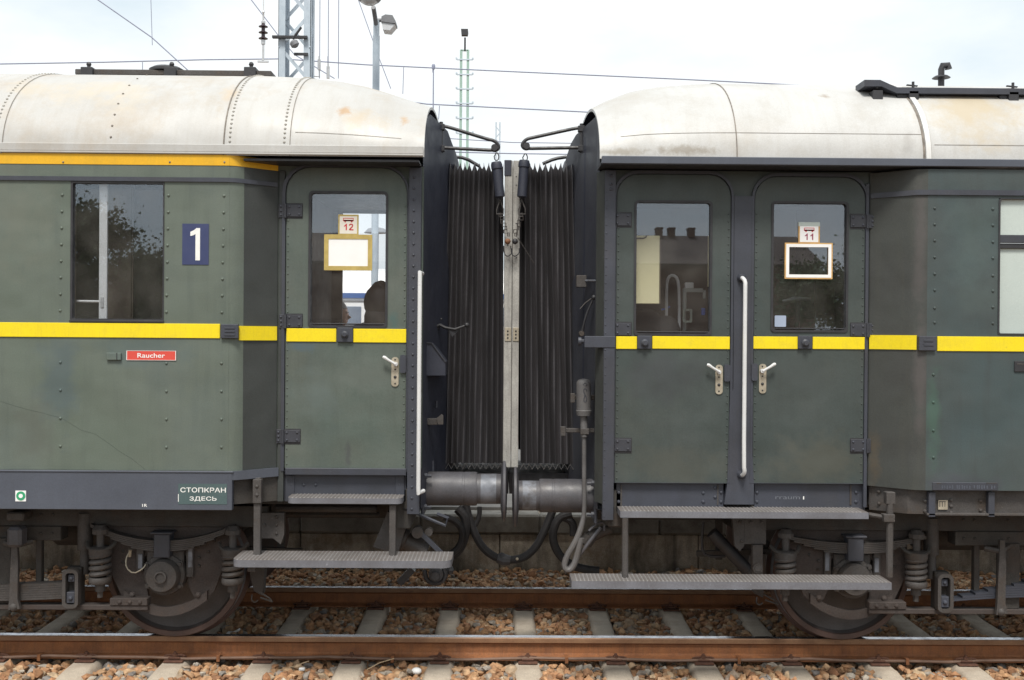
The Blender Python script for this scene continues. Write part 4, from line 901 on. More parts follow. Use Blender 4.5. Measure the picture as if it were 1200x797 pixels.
# ---------------- bellows
def bellows(car,xa,xb,xab,xbb,n,name='bellows'):
    """xa..xb at the top, xab..xbb at the bottom; n pleats"""
    Y=.52; zt=Z(189,-Y-.04,600); zb=Z(544,-Y-.04,560); m=MB(clothm)
    path=[]      # (y,z,ny,nz)
    K=14
    for i in range(K): path.append((-Y,zb+(zt-.1-zb)*i/(K-1),-1,0))
    for k in range(1,6): a=math.radians(180-90*k/6); path.append((-Y+.1+.1*math.cos(a),zt-.1+.1*math.sin(a),math.cos(a),math.sin(a)))
    for i in range(7): path.append((-Y+.1+(2*Y-.2)*i/6,zt,0,1))
    for k in range(1,6): a=math.radians(90-90*k/6); path.append((Y-.1+.1*math.cos(a),zt-.1+.1*math.sin(a),math.cos(a),math.sin(a)))
    for i in range(K): path.append((Y,zt-.1-(zt-.1-zb)*i/(K-1),1,0))
    R=n*4; rings=[]
    rng=random.Random(int(xa*1000)); amp=[rng.uniform(.75,1.25) for _ in range(n+1)]
    for r in range(R+1):
        pk=r//4; t=(pk+[0,.10,.52,.90][r%4])/n
        o=[.0,-.013,-.05,-.013][r%4]*(amp[pk] if r%4==2 else 1)
        o2=[0,-.034,-.052,-.022][r%4]
        te=t
        ring=[]
        for j,(y,z,ny,nz) in enumerate(path):
            f=(zt-z)/(zt-zb); f=min(1,max(0,f)); x=(xa+(xb-xa)*te)*(1-f)+(xab+(xbb-xab)*te)*f
            wob=.004*math.sin(z*5+pk*1.7)*math.sin(math.pi*t)
            sag=.006*math.sin(z*2.3+pk)*amp[pk]*(0.4)
            dz=0
            if j==0 or j==len(path)-1: dz=0
            ring.append((x+wob,y+ny*(o+sag*.4),z+nz*(o+ (0.011*amp[pk] if r%4==0 else 0))+dz))
        rings.append(ring)
    q=len(path); nb=len(m.v); m.v+= [p for g in rings for p in g]
    for i in range(R):
        m.use(clothe if i%4 in (0,3) else clothm)
        for k in range(q-1): m.f.append([nb+i*q+k,nb+i*q+k+1,nb+(i+1)*q+k+1,nb+(i+1)*q+k]); m.mi.append(m.cur)
    # scalloped lower hem behind
    m.use(cablem); z0=zb-.005; hem=[]
    for i in range(n*2+1):
        t=i/(n*2); hem.append((xab+(xbb-xab)*t,-Y+.0,z0+(.004 if i%2 else -.036)))
    m.tube(hem,.0045,5)
    m.build(name,car,smooth=25)
bellows(carL,X(527,-.56,190),X(590,-.56,190),X(515,-.56,540),X(590,-.56,540),11)
bellows(carR,X(609,-.56,190),X(671,-.56,190),X(610,-.56,540),X(679,-.56,540),10)
# dark floor of the gangway hidden above the buffers
m=MB(darkst); m.box(-.45,.06,-.40,.42,.99,1.15,0); m.build('gangway_footplate',carL)
m=MB(darkst); m.box(.065,.6,-.40,.42,.99,1.15,0); m.build('gangway_footplate',carR)
def portal(car,px0,px1,mm,py0=188,py1=548):
    Y=-.62; a=rect_px(px0,py0,px1,py1,Y); m=MB(mm); x0,x1,z0,z1=a
    m.box(x0,x1,Y,Y+.09,z0,z1,.004); m.box(x0,x1,.53,.62,z0,z1,.004); m.box(x0,x1,Y+.09,.53,z1-.09,z1,.004)
    return m,a
m,a=portal(carL,590.5,599.7,framem); m.use(darkst)
for y in (256,262): m.rivet(P(595,y+25,-.62),.006)
m.use(brass).pbox(591.5,384,599,400,-.626,.008); m.use(darkst); [m.rivet(P(595,y,-.627),.007) for y in (388,392,396)]
m.use(endm).pbox(591,187.5,599.5,206,-.625,.006); m.build('gangway_frame',carL)
m,a=portal(carR,600.2,608.3,framem,188,548); m.use(brass).pbox(601,384,608,400,-.626,.008); m.use(darkst); [m.rivet(P(604.5,y,-.627),.007) for y in (388,392,396)]; [m.rivet(P(605,y,-.62),.005) for y in (207,217,262,302)]; m.build('gangway_frame',carR)
# hanger arms, springs, hooks
def arm(car,s,bx,by0,by1,tipx,tipy,Y,far=False,fat=.013):
    """bracket at px bx (rows by0,by1), tip loop at (tipx,tipy)"""
    m=MB(darkst); 
    m.cyl(P(bx,by0-5,Y),P(bx,by1+6,Y),.014,8); m.pbox(bx-4,by0-3,bx+4,by0+4,Y-.02,.05); m.pbox(bx-4,by1-3,bx+4,by1+4,Y-.02,.05)
    q=-s
    pts=[P(bx,by0,Y),P(bx+q*6,by0,Y),P(tipx-q*9,tipy-10,Y),P(tipx+q*.5,tipy-8,Y),P(tipx+q*6,tipy-1,Y),P(tipx+q*2,tipy+4,Y),P(tipx-q*4,tipy+2.5,Y)]
    m.tube(pts,fat,8,smooth=2); m.tube([P(bx,by1,Y),P(tipx-q*8,tipy+3,Y),P(tipx-q*2,tipy+3,Y),P(tipx+q*1,tipy-2,Y)],fat,8,smooth=1)
    m.lathe([(.025,-.012),(.025,.012)],P(tipx,tipy,Y-.008),(0,-1,0),14)
    return m.build('hanger_arm',car)
aL=arm(carL,-1,517,148,173,579.5,173,-.64); aR=arm(carR,1,681.5,150,173,617,171,-.64)
m=MB(darkst); m.tube([P(531,184,.1),P(545,185,.1),P(562,195,.1)],.014,8,smooth=1); m.build('hanger_arm',carL)
m=MB(darkst); m.tube([P(664,184,.1),P(650,186,.1),P(636,192,.1)],.014,8,smooth=1); m.build('hanger_arm',carR)
def spring_unit(car,x0,y0,x1,y1,rx,ry,hookx,hooky,kn,parent):
    Y=-.68; m=MB(darkst)
    m.tube([P(rx-2.5,ry+3,Y),P(rx,ry-2,Y),P(rx+3,ry+3,Y),P(rx+1.5,ry+8,Y),P(rx-2,ry+8,Y),P(rx-3,ry+3,Y)],.0045,6,smooth=1)
    a=P(x0,y0,Y); b=P(x1,y1,Y); m.use(endm); m.lathe([(.036,0),(.042,.02),(.042,.05),(.036,.055),(.036,(b-a).length-.01),(.022,(b-a).length)],a,b-a,16)
    m.use(under2); c=P(x1,y1+2,Y); m.tube([c,P(x1-4,y1+14,Y),P(x1-4,y1+19,Y),P(x1+4,y1+19,Y),P(x1+4,y1+13,Y),c],.0045,6)
    m.build('hanger_spring',parent)
    m=MB(under2); pts=[P(x1,y1+20,Y),P(hookx-3,hooky-18,Y),P(hookx,hooky-8,Y)]; 
    for i in range(7):
        t=i/6; p=pts[0].lerp(pts[2],t)+Vector((.008*math.sin(i*2.2),0,0)); dx=.012 if i%2 else .006
        m.tube([p+Vector((-dx,0,.012)),p+Vector((dx,-.004,.014)),p+Vector((dx,0,-.014)),p+Vector((-dx,.004,-.012)),p+Vector((-dx,0,.012))],.0035,5)
    m.use(kn); m.ball(P(hookx,hooky,Y-.02),.022,12)
    m.use(darkst); m.tube([P(hookx-5,hooky+5,Y),P(hookx-4,hooky+15,Y),P(hookx,hooky+18,Y),P(hookx+5,hooky+14,Y),P(hookx+5,hooky+8,Y)],.004,6,smooth=1)
    m.build('chain',parent)
spring_unit(carL,581.5,190,586,232,582,180,595,283,rustch,aL)
spring_unit(carR,614.5,188,611.5,232,615.5,181,603.5,283,darkst,aR)
m=MB(under2); m.tube([P(611,233,-.68),P(607,260,-.68),P(606,276,-.68)],.0035,5); m.tube([P(607,279,-.68),P(626,309,-.62)],.003,5); m.build('tie_wire',carR)
# fittings on the left end wall
m=MB(darkst); p=P(547,381,-.75); m.ball(p,.019,12); m.tube([P(511,383,-.72),P(516,381,-.73),P(522,384,-.74),P(533,386,-.75),p],[.016,.014,.011,.010,.008],8); m.prism([(P(525,385,-.74).x,P(525,385,-.74).z),(P(541,383,-.74).x,P(541,383,-.74).z),(P(530,395,-.74).x,P(530,395,-.74).z)],-.745,-.738); m.lathe([(.03,0),(.022,.02)],P(511,384,-.70),(0,-1,0),14); m.rivet(P(517,374,-.7),.009); m.build('end_lever',carL)
m=MB(endm); Y=-1.0; q=lambda x,y:(P(x,y,Y).x,P(x,y,Y).z); m.prism([q(495,440),q(522,440),q(522,424),q(506,402),q(495,401)],Y,Y+.3); m.use(steelg).obox(P(495,401.5,Y-.004),P(506,402,Y-.004),.012,.006); m.obox(P(506,402,Y-.004),P(522,424,Y-.004),.012,.006); m.build('end_box',carL)
m=MB(under2); m.pbox(494,490.5,513,498,-.95,.04); m.prism([q(511,491),q(517,486),q(519,488),(P(519,498,Y)).xz[:],q(513,498)],-.96,-.92); m.build('end_bracket',carL)
m=MB(steelg); m.cyl(P(504.5,470,-.8),P(504.5,512,-.8),.010,8); m.cyl(P(511.5,470,-.8),P(511.5,478,-.8),.008,8); m.cyl(P(504.5,510,-.8),P(505.5,555,-.8),.016,8); m.cyl(P(507,540,-.8),P(507,556,-.8),.012,8); m.build('end_pipe',carL)
# fittings on right end wall
m=MB(under2); m.pbox(675.5,322.5,687.5,336.5,-.86,.06); m.use(brass);  m.use(bright).cyl(P(685,329,-.84),P(704,329,-1.05),.008,8); m.use(under2).tube([P(702.5,320,-1.05),P(704,329,-1.05),P(705,340,-1.05)],.010,6); m.cyl(P(702.6,320.5,-1.05),P(707,317,-1.1),.005,5); m.build('lamp_bracket',carR)
m=MB(darkst); p=P(696,348.5,-.95); m.ball(p,.019,12); m.tube([P(682,391,-.9),P(684,380,-.92),P(688,366,-.93),P(693,355,-.94),p],[.016,.009,.008,.007,.007],8,smooth=1); m.use(under2).tube([P(680,362,-.92),P(686,355,-.93),P(693,350,-.94)],.005,6); m.lathe([(.022,0),(.018,.02)],P(681.5,391,-.9),(0,-1,0),12); m.build('end_lever',carR)
m=MB(steelg); m.pbox(685,394,721,407.5,YD-.035,.05); m.cyl(P(681,400,-1.2),P(694,400,-1.2),.016,10); m.lathe([(.03,0),(.03,.02)],P(681,400,-1.2),(-1,0,0),12); m.build('end_clamp',carR)
# jumper socket with pipe
m=MB(cablem); Y=-1.02; a=P(684,446,Y); b=P(684,487,Y); m.lathe([(.012,-.012),(.040,-.004),(.050,.012),(.052,.03),(.052,(a-b).length-.04),(.056,(a-b).length-.035),(.050,(a-b).length)],a,b-a,20)
m.cyl(P(684,487,Y),P(684.5,512,Y),.026,12)
m.use(steelg); c=P(685.5,465,Y-.05); m.tube([c+Vector((.012,0,.045)),c+Vector((.0,0,.06)),c+Vector((-.012,0,.045)),c+Vector((-.004,0,.02)),c+Vector((.008,0,.0)),c+Vector((.012,0,-.025)),c+Vector((0,0,-.04)),c+Vector((-.010,0,-.025)),c+Vector((0,0,.01))],.004,6,smooth=1)
m.tube([c+Vector((.0,0,.098)),c+Vector((.013,0,.085)),c+Vector((0,0,.072)),c+Vector((-.013,0,.085)),c+Vector((0,0,.098))],.003,5)
m.use(under2); m.pbox(668.5,461,674,472,Y+.02,.03); m.pbox(672,463,705,469,Y+.045,.02); m.pbox(657,500,663,511,Y+.02,.03); m.pbox(661,502,705,507,Y+.045,.015); m.box(P(680,507,Y).x,P(690,507,Y).x,Y-.03,Y+.04,P(685,508,Y).z-.005,P(685,502,Y).z)
m.build('jumper_socket',carR)
m=MB(cablem); Y=-1.02; m.tube([P(684.5,510,Y),P(684.5,560,Y),P(685,590,Y),P(684,606,Y),P(680,622,Y),P(674,636,Y),P(664,652,Y),P(660.5,664,Y),P(666,669,Y),P(672,664,Y),P(676,652,Y),P(681,630,Y)],[.016]*4+[.022]*8,10,smooth=1); m.build('jumper_cable',carR)
m=MB(buffm); m.tube([P(664,668,Y+.02),P(672,660,Y+.02),P(690,636,Y+.02),P(704,618,Y+.02)],.013,8,smooth=1); m.tube([P(690,622,Y+.03),P(700,613,Y+.03),P(708,612,Y+.03),P(708,622,Y+.03)],.009,8,smooth=1); m.build('coupling_lever',carR)

# ---------------- buffers
def buffer(car,s,cy,zone,plate,rb,rs):
    """zone: (px barrel root, px barrel end, px plate) ; plate=(py0,py1)"""
    Y=-.875; z=Z(cy,Y,600); x0,x1,x2=[X(p,Y,cy) for p in zone]; q=-s   # q: direction towards the middle
    m=MB(buffm); L=abs(x1-x0); m.lathe([(rb*1.02,0),(rb*1.02,.02),(rb,.03),(rb,L*.72),(rb*.985,L*.725),(rb*.985,L*.76),(rb,L*.765),(rb,L-.01),(rb*.97,L)],(x0,Y,z),(q,0,0),40)
    m.use(steelg); m.box(x0-.02 if q>0 else x0-.0,x0+.0 if q>0 else x0+.02,Y-.2,Y+.2,z-.17,z+.17,.006)
    for dy,dz in ((-.15,.11),(-.15,-.11),(.15,.11)): m.lathe([(.022,0),(.022,.02),(.012,.022),(.012,.05)],(x0,Y+dy*1.05,z+dz),(q,0,0),6)
    o=m.build('buffer',car)
    m=MB(buffm); L2=abs(x2-x1); m.lathe([(rs,-.1),(rs,L2*.2)],(x1,Y,z),(q,0,0),36); m.use(bright).lathe([(rs*1.001,L2*.15),(rs*1.001,L2*.75)],(x1,Y,z),(q,0,0),36,closed=False); m.use(buffm).lathe([(rs,L2*.7),(rs,L2)],(x1,Y,z),(q,0,0),36); m.build('plunger',o)
    m=MB(buffm); zp=(Z(plate[0],Y)+Z(plate[1],Y))/2; rp=abs(Z(plate[0],Y)-Z(plate[1],Y))/2
    m.lathe([(rs,-.015),(rp*.9,-.004),(rp,.004),(rp*.985,.020),(rp*.7,.030),(0.001,.034)],(x2,Y,zp),(q,0,0),40); m.build('buffer_head',o)
buffer(carL,-1,573,(499,559,589),(540,611),.121,.108)
buffer(carR,1,580.5,(694,632,605.5),(547,617),.120,.106)
m=MB(rubber); Y=-1.08   # rubber hose under left buffer
m.build('x',carL) if False else None
# hoses between the carriages
m=MB(rubber); Y=-.45
m.tube([P(546,592,Y),P(549,606,Y),P(556,625,Y),P(566,643,Y),P(580,653,Y),P(588,655.5,Y)],.030,10,smooth=2); m.build('brake_hose',carL)
m=MB(rubber); m.tube([P(588,655.5,Y),P(600,656.5,Y),P(614,654,Y),P(628,642,Y),P(638,622,Y),P(648,598,Y)],.030,10,smooth=2); m.use(darkst).tube([P(583,654,Y-.01),P(590,656,Y-.01),P(598,657,Y-.01)],[.036,.046,.036],10); m.ball(P(588,652,Y-.02),.03,8); m.use(brass).rivet(P(606,655,Y-.03),.012); m.build('brake_hose',carR)
m=MB(rubber); m.tube([P(536,596,-.5),P(546,606,-.5),P(546,622,-.5),P(543,634,-.5),P(537,646,-.5),P(528,652,-.5)],.036,10,smooth=2); m.tube([P(562,594,-.4),P(562,606,-.4),P(556,618,-.4),P(545,628,-.4)],.018,8,smooth=2); m.tube([P(520,606,-.55),P(534,610,-.55),P(543,622,-.55),P(540,640,-.55),P(528,650,-.55)],.026,8,smooth=2); m.build('heating_hose',carL)
m=MB(rubber); m.tube([P(670,602,-.5),P(655,606,-.5),P(648,620,-.5),P(648,636,-.5),P(656,652,-.5),P(672,664,-.5),P(690,668,-.5),P(702,669,-.5)],.032,10,smooth=2); m.tube([P(660,606,-.3),P(672,612,-.3),P(672,628,-.3)],.03,8,smooth=2); m.build('heating_hose',carR)
m=MB(under2); m.tube([P(682,636,-.8),P(690,630,-.8),P(703,624,-.8),P(716,620,-.8)],[.04,.045,.04,.03],12,smooth=1); m.cyl(P(686,637,-.82),P(692,628,-.82),.05,12); m.build('hose_valve',carR)
# gear beneath the left end
m=MB(under2); Y=-1.12
m.prism([(P(a,b,Y).x,P(a,b,Y).z) for a,b in ((454,600),(479,606),(466,650),(437,641))],Y,Y+.25); m.use(steelg).prism([(P(a,b,Y).x,P(a,b,Y).z) for a,b in ((456,606),(479,611),(479,614),(456,612))],Y-.01,Y+.02); m.build('gear_box',carL)
m=MB(under2); a=P(470,632,-.98); b=P(500,646,-.98); m.lathe([(.075,0),(.085,.01),(.085,.03),(.07,.04),(.07,(b-a).length)],a,b-a,20); m.lathe([(.04,0),(.04,.08)],P(490,622,-1.02),(0,-1,0),16); m.lathe([(.028,0),(.028,.06)],P(503,622,-1.02),(0,-1,0),14); m.use(steelg).obox(P(491,622,-1.08),P(519,650,-1.08),.03,.03); m.use(rustyf).box(P(478,650,-.95).x,P(500,650,-.95).x,-1,-.8,P(478,655,-.95).z,P(478,645,-.95).z); m.build('brake_cylinder',carL)
m=MB(steelg); m.tube([P(487,601,-1.1),P(505,609,-1.1),P(522,616,-1.1),P(525,607,-1.1),P(512,602,-1.1)],.012,6); m.pbox(475.5,590,487,602,-1.15,.12); m.build('corner_step',carL)
m=MB(darkst); m.lathe([(.055,-.04),(.055,.04),(.03,.042),(.03,.1)],P(511,672,-.6),(0,-1,0),16); m.tube([P(497,668,-.6),P(500,680,-.6),P(508,684,-.6),P(518,682,-.6),P(523,674,-.6),P(520,666,-.6)],.018,8,smooth=1); m.ball(P(527,668,-.55),.035,8); m.obox(P(468,683,-.6),P(484,666,-.6),.08,.05); m.build('hanging_coupling',carL)

# ---------------- underframe masses
m=MB(under); m.box(-7.2,-.62,-1.15,1.38,1.02,1.12,0); m.box(-7.2,-.65,-.42,-.30,.80,1.02,.005); m.box(-7.2,-.65,.30,.42,.80,1.02,.005); m.box(-.72,-.62,-1.2,1.2,.86,1.14,.01); m.box(-1.95,-.75,.55,1.2,.66,1.02,.01); m.build('underframe',carL)
m=MB(under); m.box(.74,7.2,-1.15,1.38,1.02,1.12,0); m.box(.74,7.2,-.42,-.30,.80,1.02,.005); m.box(.74,7.2,.30,.42,.80,1.02,.005); m.box(.74,.84,-1.2,1.2,.88,1.14,.01); m.box(.9,1.6,.75,1.2,.88,1.02,.01); m.build('underframe',carR)
m=MB(under2); Y=-1.12; m.prism([(P(a,b,Y).x,P(a,b,Y).z) for a,b in ((305,601),(333,601),(333,626),(329,638),(320,631),(305,631))],Y,Y+.05)
for px,py in ((324,606),(324,615),(324,625),(310,615)): m.rivet(P(px,py,Y),.013)
m.build('bogie_stop',carL)
m=MB(under2); m.prism([(P(a,b,Y).x,P(a,b,Y).z) for a,b in ((858,600),(872,600),(872,640),(867,646),(861,640))],Y,Y+.05); m.pbox(872,600,898,638,Y,.05); m.lathe([(.035,0),(.035,.03)],P(887,665,Y-.01),(0,-1,0),16); m.lathe([(.022,0),(.022,.035)],P(887,665,Y-.012),(0,-1,0),12)
m.obox(P(887,638,Y),P(887,672,Y),.05,.07)
for px,py in ((867,612),(869,634),(880,612),(892,612)): m.rivet(P(px,py,Y),.013)
m.use(darkst).cyl(P(834,624,-.9),P(876,668,-.9),.045,12); m.tube([P(824,612,-.8),P(822,640,-.8),P(826,652,-.8),P(850,652,-.8)],.01,6,smooth=1); m.build('bogie_stop',carR)

for car,a,b in ((carL,-7.2,-.9),(carR,.95,7.2)):
    m=MB(under2); m.cyl((a,-.78,.93),(b,-.78,.93),.028,10); m.build('brake_pipe',car)
    m=MB(under); m.cyl((a,-.62,.86),(b,-.62,.86),.02,8); m.build('cable_conduit',car)
    s_=-1 if a<0 else 1
    m=MB(under2); x=s_*3.05+(.4 if s_>0 else 0); m.lathe([(.10,-.32),(.13,-.28),(.13,.28),(.10,.32)],(x,-.45,.72),(1,0,0),20); m.build('air_reservoir',car)
    m=MB(under); m.obox((s_*1.5,-.6,.95),(s_*2.15,-.6,.55),.05,.06); m.obox((s_*1.45,-.7,.60),(s_*2.0,-.7,.62),.04,.04); m.obox((s_*1.62,-.65,.95),(s_*1.62,-.65,.55),.04,.05); m.build('brake_rigging',car)
# ---------------- bogies
def bogie(car,hub,s):
    """hub: X of the outer axle; s: direction of the bogie centre along x"""
    HZ=.505
    def pt(u,y,z): return Vector((hub+s*u,y,z))
    def bx(m,u0,u1,y0,y1,z0,z1,b=.004): m.box(hub+s*u0,hub+s*u1,y0,y1,z0,z1,b)
    f=MB(rustyf)
    for ax in (0,2.6):
        for sg in (-1,1):
            y0,y1=(-1.02,-.985) if sg<0 else (.985,1.02)
            # pedestal plates each side of the axle box
            f.prism([(hub+s*(ax+a),z) for a,z in ((.40,.88),(.39,.52),(.31,.35),(.12,.33),(.14,.45),(.15,.62),(.06,.72),(-.06,.72),(-.15,.62),(-.16,.42),(-.20,.34),(-.30,.34),(-.34,.38),(-.46,.70),(-.48,.88))],y0,y1)
    for sg in (-1,1):
        y0,y1=(-1.05,-.93) if sg<0 else (.93,1.05)
        f.use(under); bx(f,-.72,3.3,y0,y1,.84,.99)
        bx(f,.72,1.9,y0-.01*(sg<0),y1,.74,.84)
    bx(f,-.72,-.60,-1.0,1.0,.80,.98); bx(f,1.0,1.6,-1.0,1.0,.70,.95)
    # rivets on the visible frame
    for u,z in ((.30,.66),(.30,.58),(.22,.70),(.10,.68),(-.22,.70),(-.30,.66),(.26,.78),(-.34,.74),(-.44,.78)): f.rivet((hub+s*u,-1.02,z),.012)
    for u in (.78,.86,1.1,1.3,1.5,1.7): 
        for z in (.79,.92): f.rivet((hub+s*u,-1.05-.01*(z<.84),z),.012)
    for z in (.70,.62,.56): f.rivet((hub-s*.235,-1.024,z),.012)
    o=f.build('bogie',car)
    # wheels
    for ax in (0,2.6):
        for sg in (-1,1):
            w_=MB(wheelm); c=(hub+s*ax,0,.498); A=(0,sg,0)
            w_.lathe([(.10,.66),(.12,.80),(.17,.79),(.25,.755),(.36,.735),(.44,.76),(.452,.80)],c,A,56,closed=False)
            w_.use(tyrem).lathe([(.452,.80),(.457,.815),(.492,.815),(.500,.80)],c,A,56,closed=False); w_.use(bright).lathe([(.500,.80),(.502,.73)],c,A,56,closed=False)
            w_.use(tyrem).lathe([(.502,.73),(.512,.72),(.528,.705),(.528,.69),(.50,.68),(.43,.68)],c,A,56,closed=False); w_.use(wheelm).lathe([(.43,.68),(.30,.70),(.10,.66)],c,A,56,closed=False)
            w_.build('wheel',o,smooth=40)
        a_=MB(under); a_.lathe([(.08,-1.0),(.08,1.0)],(hub+s*ax,0,.498),(0,1,0),16); a_.build('axle',o)
        # axle box
        b=MB(under2); c=pt(ax,0,HZ)
        b.lathe([(.15,.98),(.15,1.03),(.142,1.055),(.118,1.06),(.115,1.10),(.105,1.125),(.045,1.13),(.042,1.15),(.032,1.152),(.030,1.14),(.001,1.14)],(c.x,0,c.z),(0,-1,0),36)
        for a in (35,90,150,215,325):
            q=math.radians(a); b.lathe([(.024,0),(.024,.015),(.014,.016),(.014,.03)],(c.x+.135*math.cos(q),-1.045,c.z+.135*math.sin(q)),(0,-1,0),6)
        bx(b,ax-.13,ax+.13,-1.04,-.95,HZ+.02,HZ+.17,.01); bx(b,ax-.20,ax-.15,-1.045,-1.0,HZ-.02,HZ+.22); bx(b,ax+.15,ax+.20,-1.045,-1.0,HZ+.02,HZ+.20)
        b.use(bright); bx(b,ax-.195,ax-.165,-1.052,-1.044,HZ+.05,HZ+.20,.002); bx(b,ax+.155,ax+.185,-1.052,-1.044,HZ+.04,HZ+.14,.002)
        b.build('axle_box',o)
        # leaf spring above the box
        l=MB(under2); n=16; nl=6
        for k in range(nl):
            ext=(.50 if k<2 else .50-.07*(k-1)); ze_,sg_=(.865,.115) if s<0 else (.815,.055); pts=[]
            for i in range(n+1):
                t=-1+2*i/n; u=t*ext; pts.append((u,ze_-sg_*(1-(u/.50)**2)-.0125*k))
            poly=[(hub+s*(ax+u),z+.09*0) for u,z in pts]+[(hub+s*(ax+u),z-.0105) for u,z in pts[::-1]]
            l.prism(poly,-1.10,-1.02)
        l.use(steelg); bx(l,ax-.055,ax+.055,-1.12,-1.0,.635,.80,.006); bx(l,ax-.075,ax+.075,-1.13,-1.0,.80,.815,.004)
        l.build('leaf_spring',o)
        # coil springs
        for u in (.43,-.49):
            c=pt(ax+u,-1.10,0); k_=MB(under2); pts=[]
            for i in range(4*18+1):
                a=2*math.pi*i/18; pts.append((c.x+.058*math.cos(a),c.y+.058*math.sin(a),.495+.165*i/72))
            k_.tube(pts,.0185,8)
            k_.lathe([(.075,.655),(.078,.665),(.078,.70),(.062,.71)],(c.x,c.y,0),(0,0,1),24); k_.lathe([(.07,.455),(.076,.465),(.076,.49),(.07,.50)],(c.x,c.y,0),(0,0,1),24)
            k_.cyl((c.x,c.y,.40),(c.x,c.y,.46),.034,12); k_.cyl((c.x,c.y,.355),(c.x,c.y,.41),.02,6); k_.cyl((c.x,c.y,.71),(c.x,c.y,.84),.026,12); k_.lathe([(.055,.80),(.055,.83),(.03,.86)],(c.x,c.y,0),(0,0,1),10)
            k_.use(under); k_.tube([(c.x-.10,c.y+.02,.735),(c.x-.075,c.y-.03,.70),(c.x,c.y-.06,.692),(c.x+.075,c.y-.03,.70),(c.x+.10,c.y+.02,.735)],.014,6,smooth=1)
            k_.build('coil_spring',o)
        # curved tie bar under the box
        t_=MB(rustyf); P0=[]; P1=[]
        for i in range(17):
            u=-.30+.58*i/16; z=.36-.115*(1-((u+.01)/.29)**2)**1.0 if abs(u+.01)<.29 else .36; P0.append((hub+s*(ax+u),z+.032)); P1.append((hub+s*(ax+u),z-.032))
        t_.prism(P0+P1[::-1],-1.06,-1.02)
        for u in (.22,-.24): t_.rivet((hub+s*(ax+u),-1.06,.365),.022,h=.02)
        t_.build('tie_bar',o)
    r=MB(rustyf); bx(r,.10,1.9,-1.10,-1.02,.265,.30); bx(r,.10,.36,-1.11,-1.02,.30,.35); 
    for u in (.15,.22,.29): r.rivet((hub+s*u,-1.11,.325),.016,h=.015)
    r.build('tie_rod',o)
    d=MB(under2); d.cyl(pt(.565,-1.02,.67),pt(.565,-1.02,.93),.052,16); d.cyl(pt(.565,-1.02,.50),pt(.565,-1.02,.68),.035,12); d.build('shock_absorber',o)
    k=MB(under2); x=hub+s*.615; 
    k.ring((x-.055,x+.055,.29,.56),(x-.032,x+.032,.315,.535),-1.16,-1.10,(.04,.04),(.02,.02)); k.use(steelg).box(x-.028,x+.028,-1.15,-1.08,.325,.40); k.box(x-.022,x+.022,-1.14,-1.08,.47,.52); k.rivet((x,-1.15,.36),.018); k.rivet((x,-1.14,.495),.015); k.use(under); k.box(x-.05,x+.05,-1.09,-1.02,.30,.56); k.build('shackle',o)
    g=MB(steelg if s>0 else under2)
    for i in range(7):
        u0=.66+.05*i if s>0 else .66+.05*i; z=.40+.017*i
        P0=[];P1=[]
        for j in range(9):
            i_=i if s>0 else 0; u=.66+.09*i_+ (1.9-.66-.09*i_)*j/8; zz=.395+.016*i-.05*(((1.5-u)/.84)**2 if u<1.5 else 0)*(-.6) -.0
            zz=.36+.016*i+.045*(1-((1.5-u)/.9)**2)*(1 if s>0 else -.6)
            P0.append((hub+s*u,zz+.0075)); P1.append((hub+s*u,zz-.007))
        g.prism(P0+P1[::-1],-1.12,-1.03)
    g.build('bolster_spring',o)
    h=MB(under2); x=hub+s*1.0
    h.prism([(x-.012,.80),(x+.02,.80),(x+.03,.62),(x+.028,.36),(x+.045,.29),(x-.035,.28),(x-.028,.36),(x-.02,.62)],-1.17,-1.14); h.ball((x,-1.16,.30),.03,10); h.tube([(x-.09,-1.1,.73),(x,-1.15,.72),(x+.09,-1.08,.74)],.02,8); h.use(under)
    bx(h,.86,.90,-1.05,-1.0,.40,.75); bx(h,1.06,1.17,-1.08,-.95,.30,.76); h.build('swing_link',o)
    e=MB(under2); x=hub-s*.60
    e.prism([(x-.05,.62),(x+.05,.62),(x+.04,.42),(x+.03,.30),(x-.03,.33),(x-.06,.45)],-.80,-.70); e.tube([(x-.03,-.86,.32),(x-.035,-.86,.28),(x-.01,-.86,.262),(x+.012,-.86,.28)],.006,6,smooth=1); e.tube([(x+.02,-.86,.34),(x+.10,-.88,.30),(x+.12,-.88,.275),(x+.03,-.86,.30)],.007,6); e.build('brake_block',o)
    if s<0:
        c=MB(brass); c.tube([pt(.245,-1.06,.66),pt(.26,-1.08,.62),pt(.25,-1.1,.56),pt(.20,-1.1,.52),pt(.14,-1.1,.55),pt(.12,-1.08,.58)],.005,6,smooth=1); c.cyl(pt(.245,-1.05,.63),pt(.235,-1.06,.68),.012,8); c.build('earth_cable',o)
        c=MB(buffm); bx(c,1.03,.93,-1.22,-1.10,.72,.86,.02); c.use(under2); bx(c,1.04,.92,-1.2,-1.05,.90,.96,.01); c.build('bogie_bracket',o)
    return o
bogie(carL,P(190,672,-1.1).x,-1); bogie(carR,P(1002,672,-1.1).x,1)

